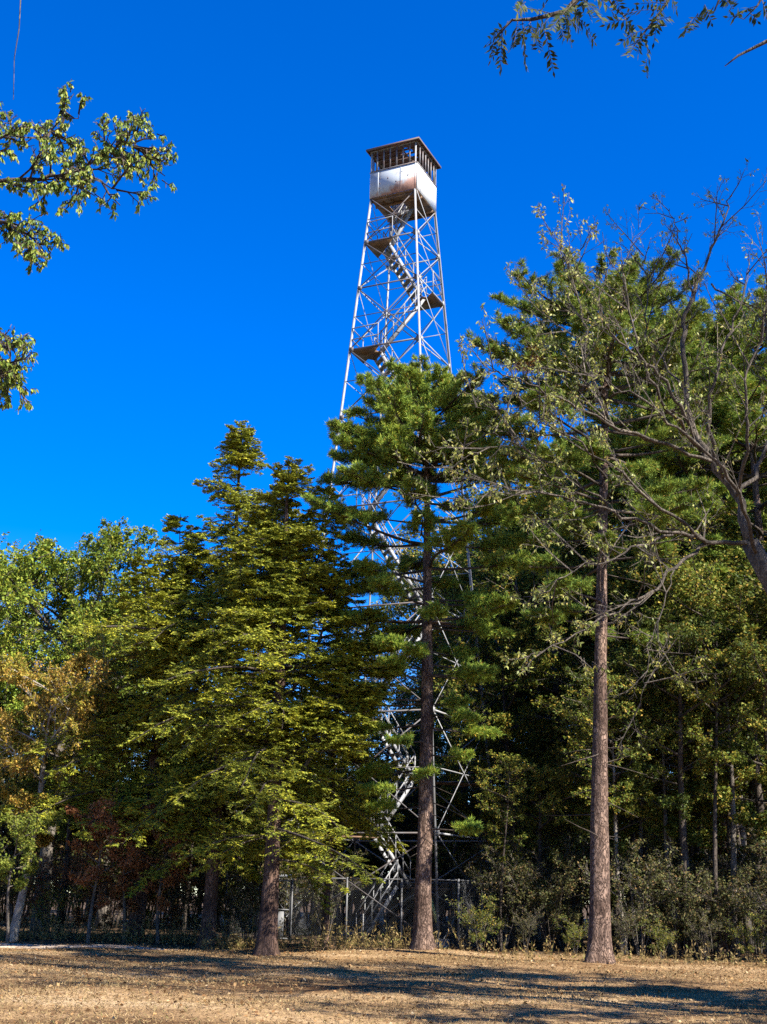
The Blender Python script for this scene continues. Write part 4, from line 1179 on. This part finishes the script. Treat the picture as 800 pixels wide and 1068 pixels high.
for (px, Y, yt) in ((480, 62, 560), (530, 58, 600), (565, 66, 520), (600, 56, 500), (630, 62, 470), (700, 54, 450), (745, 60, 440), (790, 56, 420), (840, 60, 420), (880, 50, 440),
                    (455, 70, 600), (620, 46, 660), (690, 50, 640), (760, 50, 560), (530, 50, 740), (590, 48, 760), (640, 50, 700), (850, 45, 520), (740, 46, 700), (800, 47, 640), (560, 54, 690),
                    (425, 66, 690), (390, 60, 740), (350, 64, 755), (310, 58, 760), (265, 62, 765), (225, 56, 765), (180, 60, 720), (140, 66, 690), (90, 60, 640), (40, 62, 640), (-20, 58, 620), (-70, 62, 620),
                    (370, 55, 800), (300, 52, 830), (240, 50, 820), (190, 49, 800), (430, 56, 790), (470, 54, 770), (335, 72, 750), (410, 75, 720), (500, 76, 600), (580, 78, 520), (660, 75, 480), (730, 72, 440), (800, 74, 430),
                    (-40, 50, 700), (-110, 52, 620), (900, 56, 400), (950, 48, 420), (930, 40, 520)):
    wood_tree(px, Y, yt)
for (px, Y, yt) in [(498 + 300 * (i + rngw.random() * 0.8) / 17, 38.5 + 9 * rngw.random(), 470 + 110 * rngw.random()) for i in range(17)]:
    wood_tree(px, Y, yt, 4, 'slim dark-trunked young tree with thin high leafage among its like in the right wood', 'tree', 'slim dark trunks of the right wood')
for i in range(46):                                              # a further rank closes the wood towards the horizon
    px = -260 + 1320 * (i + rngw.random() * 0.7) / 46
    wood_tree(px, 80 + 14 * rngw.random(), (800 if px < 480 else 600) + rngw.normal(0, 25), int(rngw.choice([0, 3, 3])))
# trees standing out of the frame to the right whose shade falls across the clearing
c = copy_tree(o2); c.location = (14.0, 17.0, gz(14, 17)); c.scale = (0.85, 0.85, 1.75)
tag(c, 'very tall oak outside the right edge shading the left of the clearing', 'oak tree')
c = copy_tree(protos[3]); c.location = (12.6, 19.5, gz(12.6, 19.5)); c.scale = (1.0, 1.0, 0.8)
tag(c, 'leafy tree outside the right edge shading the near clearing', 'tree')

for (x_, y_, k_, sc_, lb_) in ((9.8, 13.2, 4, 1.0, 'slim tree outside the right edge, the nearest to the camera'), (12.5, 11.0, 4, 1.15, 'slim taller tree outside the right edge of the photo'), (11.8, 15.2, 2, 0.85, 'pale-trunked tree outside the right edge of the photo')):
    c = copy_tree(protos[k_]); c.location = (x_, y_, gz(x_, y_)); c.scale = (sc_, sc_, sc_); c.rotation_euler = (0, 0, x_)
    tag(c, lb_, 'tree')
# ------------------------------------------------------------------ shrubs along the edge of the wood
sg = [
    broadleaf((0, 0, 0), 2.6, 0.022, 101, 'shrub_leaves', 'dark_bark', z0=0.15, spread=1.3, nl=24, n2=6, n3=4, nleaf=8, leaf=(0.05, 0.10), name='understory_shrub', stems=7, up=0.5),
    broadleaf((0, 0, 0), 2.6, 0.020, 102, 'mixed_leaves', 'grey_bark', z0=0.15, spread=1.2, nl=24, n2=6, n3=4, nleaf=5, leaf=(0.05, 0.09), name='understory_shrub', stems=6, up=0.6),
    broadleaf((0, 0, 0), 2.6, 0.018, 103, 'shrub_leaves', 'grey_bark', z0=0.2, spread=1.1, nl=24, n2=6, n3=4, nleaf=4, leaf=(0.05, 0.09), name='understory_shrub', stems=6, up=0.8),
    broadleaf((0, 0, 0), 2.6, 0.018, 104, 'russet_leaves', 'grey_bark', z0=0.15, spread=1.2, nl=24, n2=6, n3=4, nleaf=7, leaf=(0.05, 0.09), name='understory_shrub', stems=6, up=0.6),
]
sused = set()
SG = 'shrubs along the foot of the wood'
spots = [(500, 40, 1.5, 1), (525, 41, 2.9, 2), (548, 39.5, 1.2, 2), (575, 40.5, 2.6, 0), (600, 39, 1.0, 1), (650, 38.5, 1.3, 2), (668, 39.5, 3.1, 2), (690, 38, 1.0, 1), (712, 39.5, 2.7, 0), (735, 38, 1.3, 2), (757, 39, 2.4, 0),
         (780, 37.5, 1.2, 1), (803, 38, 2.5, 2), (830, 37, 1.6, 0), (590, 43, 3.4, 2), (640, 42, 3.0, 0), (700, 42, 3.4, 2), (745, 42, 3.2, 2), (790, 41, 3.6, 2), (540, 44, 3.4, 2), (515, 45, 3.0, 2),
         (20, 43, 2.2, 3), (50, 42.5, 1.9, 1), (75, 44, 2.6, 3), (110, 43, 2.0, 3), (140, 44.5, 2.4, 1), (175, 45, 2.6, 3), (195, 43.5, 1.9, 2), (235, 44, 2.6, 2), (255, 43, 2.0, 0), (300, 47, 3.0, 2), (340, 46.5, 2.8, 2), (-15, 42, 2.4, 0),
         (860, 38, 3.4, 0), (-50, 42, 2.4, 3), (425, 54, 3.0, 0), (465, 53.5, 3.2, 2), (380, 54, 3.0, 2), (255, 40.5, 1.5, 2)]
spots += [(-150 + 1150 * (i + rngw.random() * 0.8) / 84, 55 + 24 * rngw.random(), 4.6 + 2.6 * rngw.random(), int(rngw.choice([0, 0, 0, 1]))) for i in range(84)]
kinds = {0: 'dense dark-leaved shrub', 1: 'yellowing leafy shrub', 2: 'thin twiggy shrub with few dark leaves', 3: 'russet-leaved shrub'}
for (px, Y, H, k) in spots:
    c = copy_tree(sg[k]) if k in sused else sg[k]
    sused.add(k)
    g_ = on_ground(px, Y); s = H / 2.6
    c.location = g_; c.rotation_euler = (0, 0, rngw.random() * 6.28); w = s * (0.9 + 0.3 * rngw.random()); c.scale = (w, w, s)
    side = 'deep in the wood' if Y > 54.5 else 'at the foot of the right wood' if px > 480 else ('inside the fence behind the tower' if 270 < px < 480 else 'at the foot of the left wood')
    tag(c, f'{kinds[k]} among others {side}', 'shrub', SG)

# ------------------------------------------------------------------ ground cover
rg = np.random.default_rng(111)
def in_view(n, y0, y1, wide=0.40):
    y = y0 + (y1 - y0) * rg.random(n); x = (rg.random(n) * 2 - 1) * (wide * y + 1); return x, y
n = 230000
x, y = in_view(n, 15.5, 39.5)
dens = np.sin(0.9 * x + 1.3 * np.sin(0.7 * y)) * 0.5 + np.sin(0.37 * x - 1.1 * y) * 0.5
keep = rg.random(n) < 0.62 + 0.4 * dens
# keep the dirt path bare
tpath = (x + 28) / 22.5; yc = 39.3 - 1.5 * np.clip(tpath, 0, 1) ** 2
keep &= ~((x < -6) & (np.abs(y - yc) < 0.9))
x, y = x[keep], y[keep]; n = len(x)
d = np.stack([rg.normal(0, 1, n), rg.normal(0, 1, n), 0.15 + 0.75 * rg.random(n)], 1)
ln = 0.035 + 0.055 * rg.random(n)
m = MB(); m.quads(leaf_quads(np.stack([x, y, gz_np(x, y) - 0.006], 1), d, rg.normal(0, 1, (n, 3)), ln, 0.008 + 0.008 * rg.random(n)))
tag(m.build('dry_grass', M['straw']), 'short dry mown grass covering the clearing', 'grass', kind='stuff')
n = 24000
x, y = in_view(n, 15.5, 44)
keep = rg.random(n) < 0.25 + 0.75 * np.clip((y - 20) / 18, 0, 1)
x, y = x[keep], y[keep]; n = len(x)
d = np.stack([rg.normal(0, 1, n), rg.normal(0, 1, n), rg.normal(0.1, 0.25, n)], 1)
ln = 0.035 + 0.06 * rg.random(n)
m = MB(); m.quads(leaf_quads(np.stack([x, y, gz_np(x, y) + 0.02], 1), d, np.array([[0, 0, 1.0]]) + rg.normal(0, 0.4, (n, 3)), ln, ln * 0.6, 0.2))
tag(m.build('fallen_leaves', M['litter']), 'brown fallen leaves strewn over the clearing', 'fallen leaves', kind='stuff')
# weeds along the edge of the wood
m = MB(); B, D, NR, LN = [], [], [], []
A0, A1, A2 = [], [], []
for i in range(1500):
    px = rg.random() * 960 - 80
    if px < 210: Y = 41.3 + rg.normal(0, 0.5)
    elif px < 300: Y = 38.6 + rg.normal(0, 0.5)
    elif px < 500: Y = 39.6 + rg.normal(0, 0.7)
    else: Y = 36.2 - (px - 500) * 0.005 + rg.normal(0, 0.5)
    if 424 < px < 500 and rg.random() < 0.7: continue
    if px > 500 and rg.random() < 0.75: continue
    q_ = on_ground(px, Y); h = (0.25 + 0.75 * rg.random() ** 2) * (0.9 if px < 500 else 0.6)
    dr = np.array([rg.normal(0, 0.25), rg.normal(0, 0.25), 1.0]); e = np.array(q_) + dr * h
    A0.append(q_); A1.append(e)
    for k in range(int(5 + h * 14)):
        f = 0.15 + 0.85 * rg.random(); B.append(np.array(q_) + dr * h * f + rg.normal(0, 0.03, 3)); D.append(rg.normal(0, 0.7, 3) + np.array([0, 0, 0.35])); NR.append(rg.normal(0, 1, 3)); LN.append(0.05 + 0.08 * rg.random())
m.cones(np.array(A0), np.array(A1), 0.005, 0.002)
m.quads(leaf_quads(np.array(B), np.array(D), np.array(NR), np.array(LN), np.array(LN) * 0.35))
tag(m.build('dry_weeds', M['weed_leaves']), 'knee-high dry weeds along the edge of the wood', 'weeds', kind='stuff')

# ------------------------------------------------------------------ light, sky, camera
SUN_EL = R(42)
sh = Vector((0.79, -0.613, 0)).normalized()
s_dir = Vector((sh.x * math.cos(SUN_EL), sh.y * math.cos(SUN_EL), math.sin(SUN_EL)))
ld = bpy.data.lights.new('sun', 'SUN'); ld.energy = 5.0; ld.angle = R(0.5); ld.color = (1.0, 0.95, 0.86)
lo = link(bpy.data.objects.new('sun', ld)); lo.rotation_euler = s_dir.to_track_quat('Z', 'Y').to_euler(); lo.location = (40, -20, 60)

w = bpy.data.worlds.new('World'); sc.world = w; w.use_nodes = True
nt = w.node_tree
for n_ in list(nt.nodes): nt.nodes.remove(n_)
sky = nt.nodes.new('ShaderNodeTexSky'); sky.sky_type = 'NISHITA'; sky.sun_disc = False
sky.sun_elevation = SUN_EL; sky.sun_rotation = math.atan2(s_dir.x, s_dir.y)
sky.altitude = 1200; sky.air_density = 1.0; sky.dust_density = 0.0; sky.ozone_density = 5.0
hs = nt.nodes.new('ShaderNodeHueSaturation'); hs.inputs['Saturation'].default_value = 1.40; hs.inputs['Hue'].default_value = 0.517
bg = nt.nodes.new('ShaderNodeBackground'); bg.inputs[1].default_value = 0.084
wo = nt.nodes.new('ShaderNodeOutputWorld')
nt.links.new(sky.outputs[0], hs.inputs['Color']); nt.links.new(hs.outputs[0], bg.inputs[0]); nt.links.new(bg.outputs[0], wo.inputs[0])

cam = bpy.data.cameras.new('camera'); co = link(bpy.data.objects.new('camera', cam)); sc.camera = co
cam.sensor_fit = 'VERTICAL'; cam.sensor_height = 24.0; cam.lens = 24.0 * F / H0
cam.clip_start = 0.1; cam.clip_end = 2000
co.matrix_world = Matrix.Translation((0, 0, EYE)) @ Matrix.Rotation(math.pi / 2 + PITCH, 4, 'X') @ Matrix.Rotation(ROLL, 4, 'Z')

sc.view_settings.view_transform = 'Standard'; sc.view_settings.look = 'None'
sc.view_settings.gamma = 1.0; sc.view_settings.exposure = 1.85; sc.view_settings.use_curve_mapping = False
sc.cycles.max_bounces = 6; sc.cycles.diffuse_bounces = 3; sc.cycles.glossy_bounces = 2; sc.cycles.transmission_bounces = 3
sc.cycles.use_denoising = False
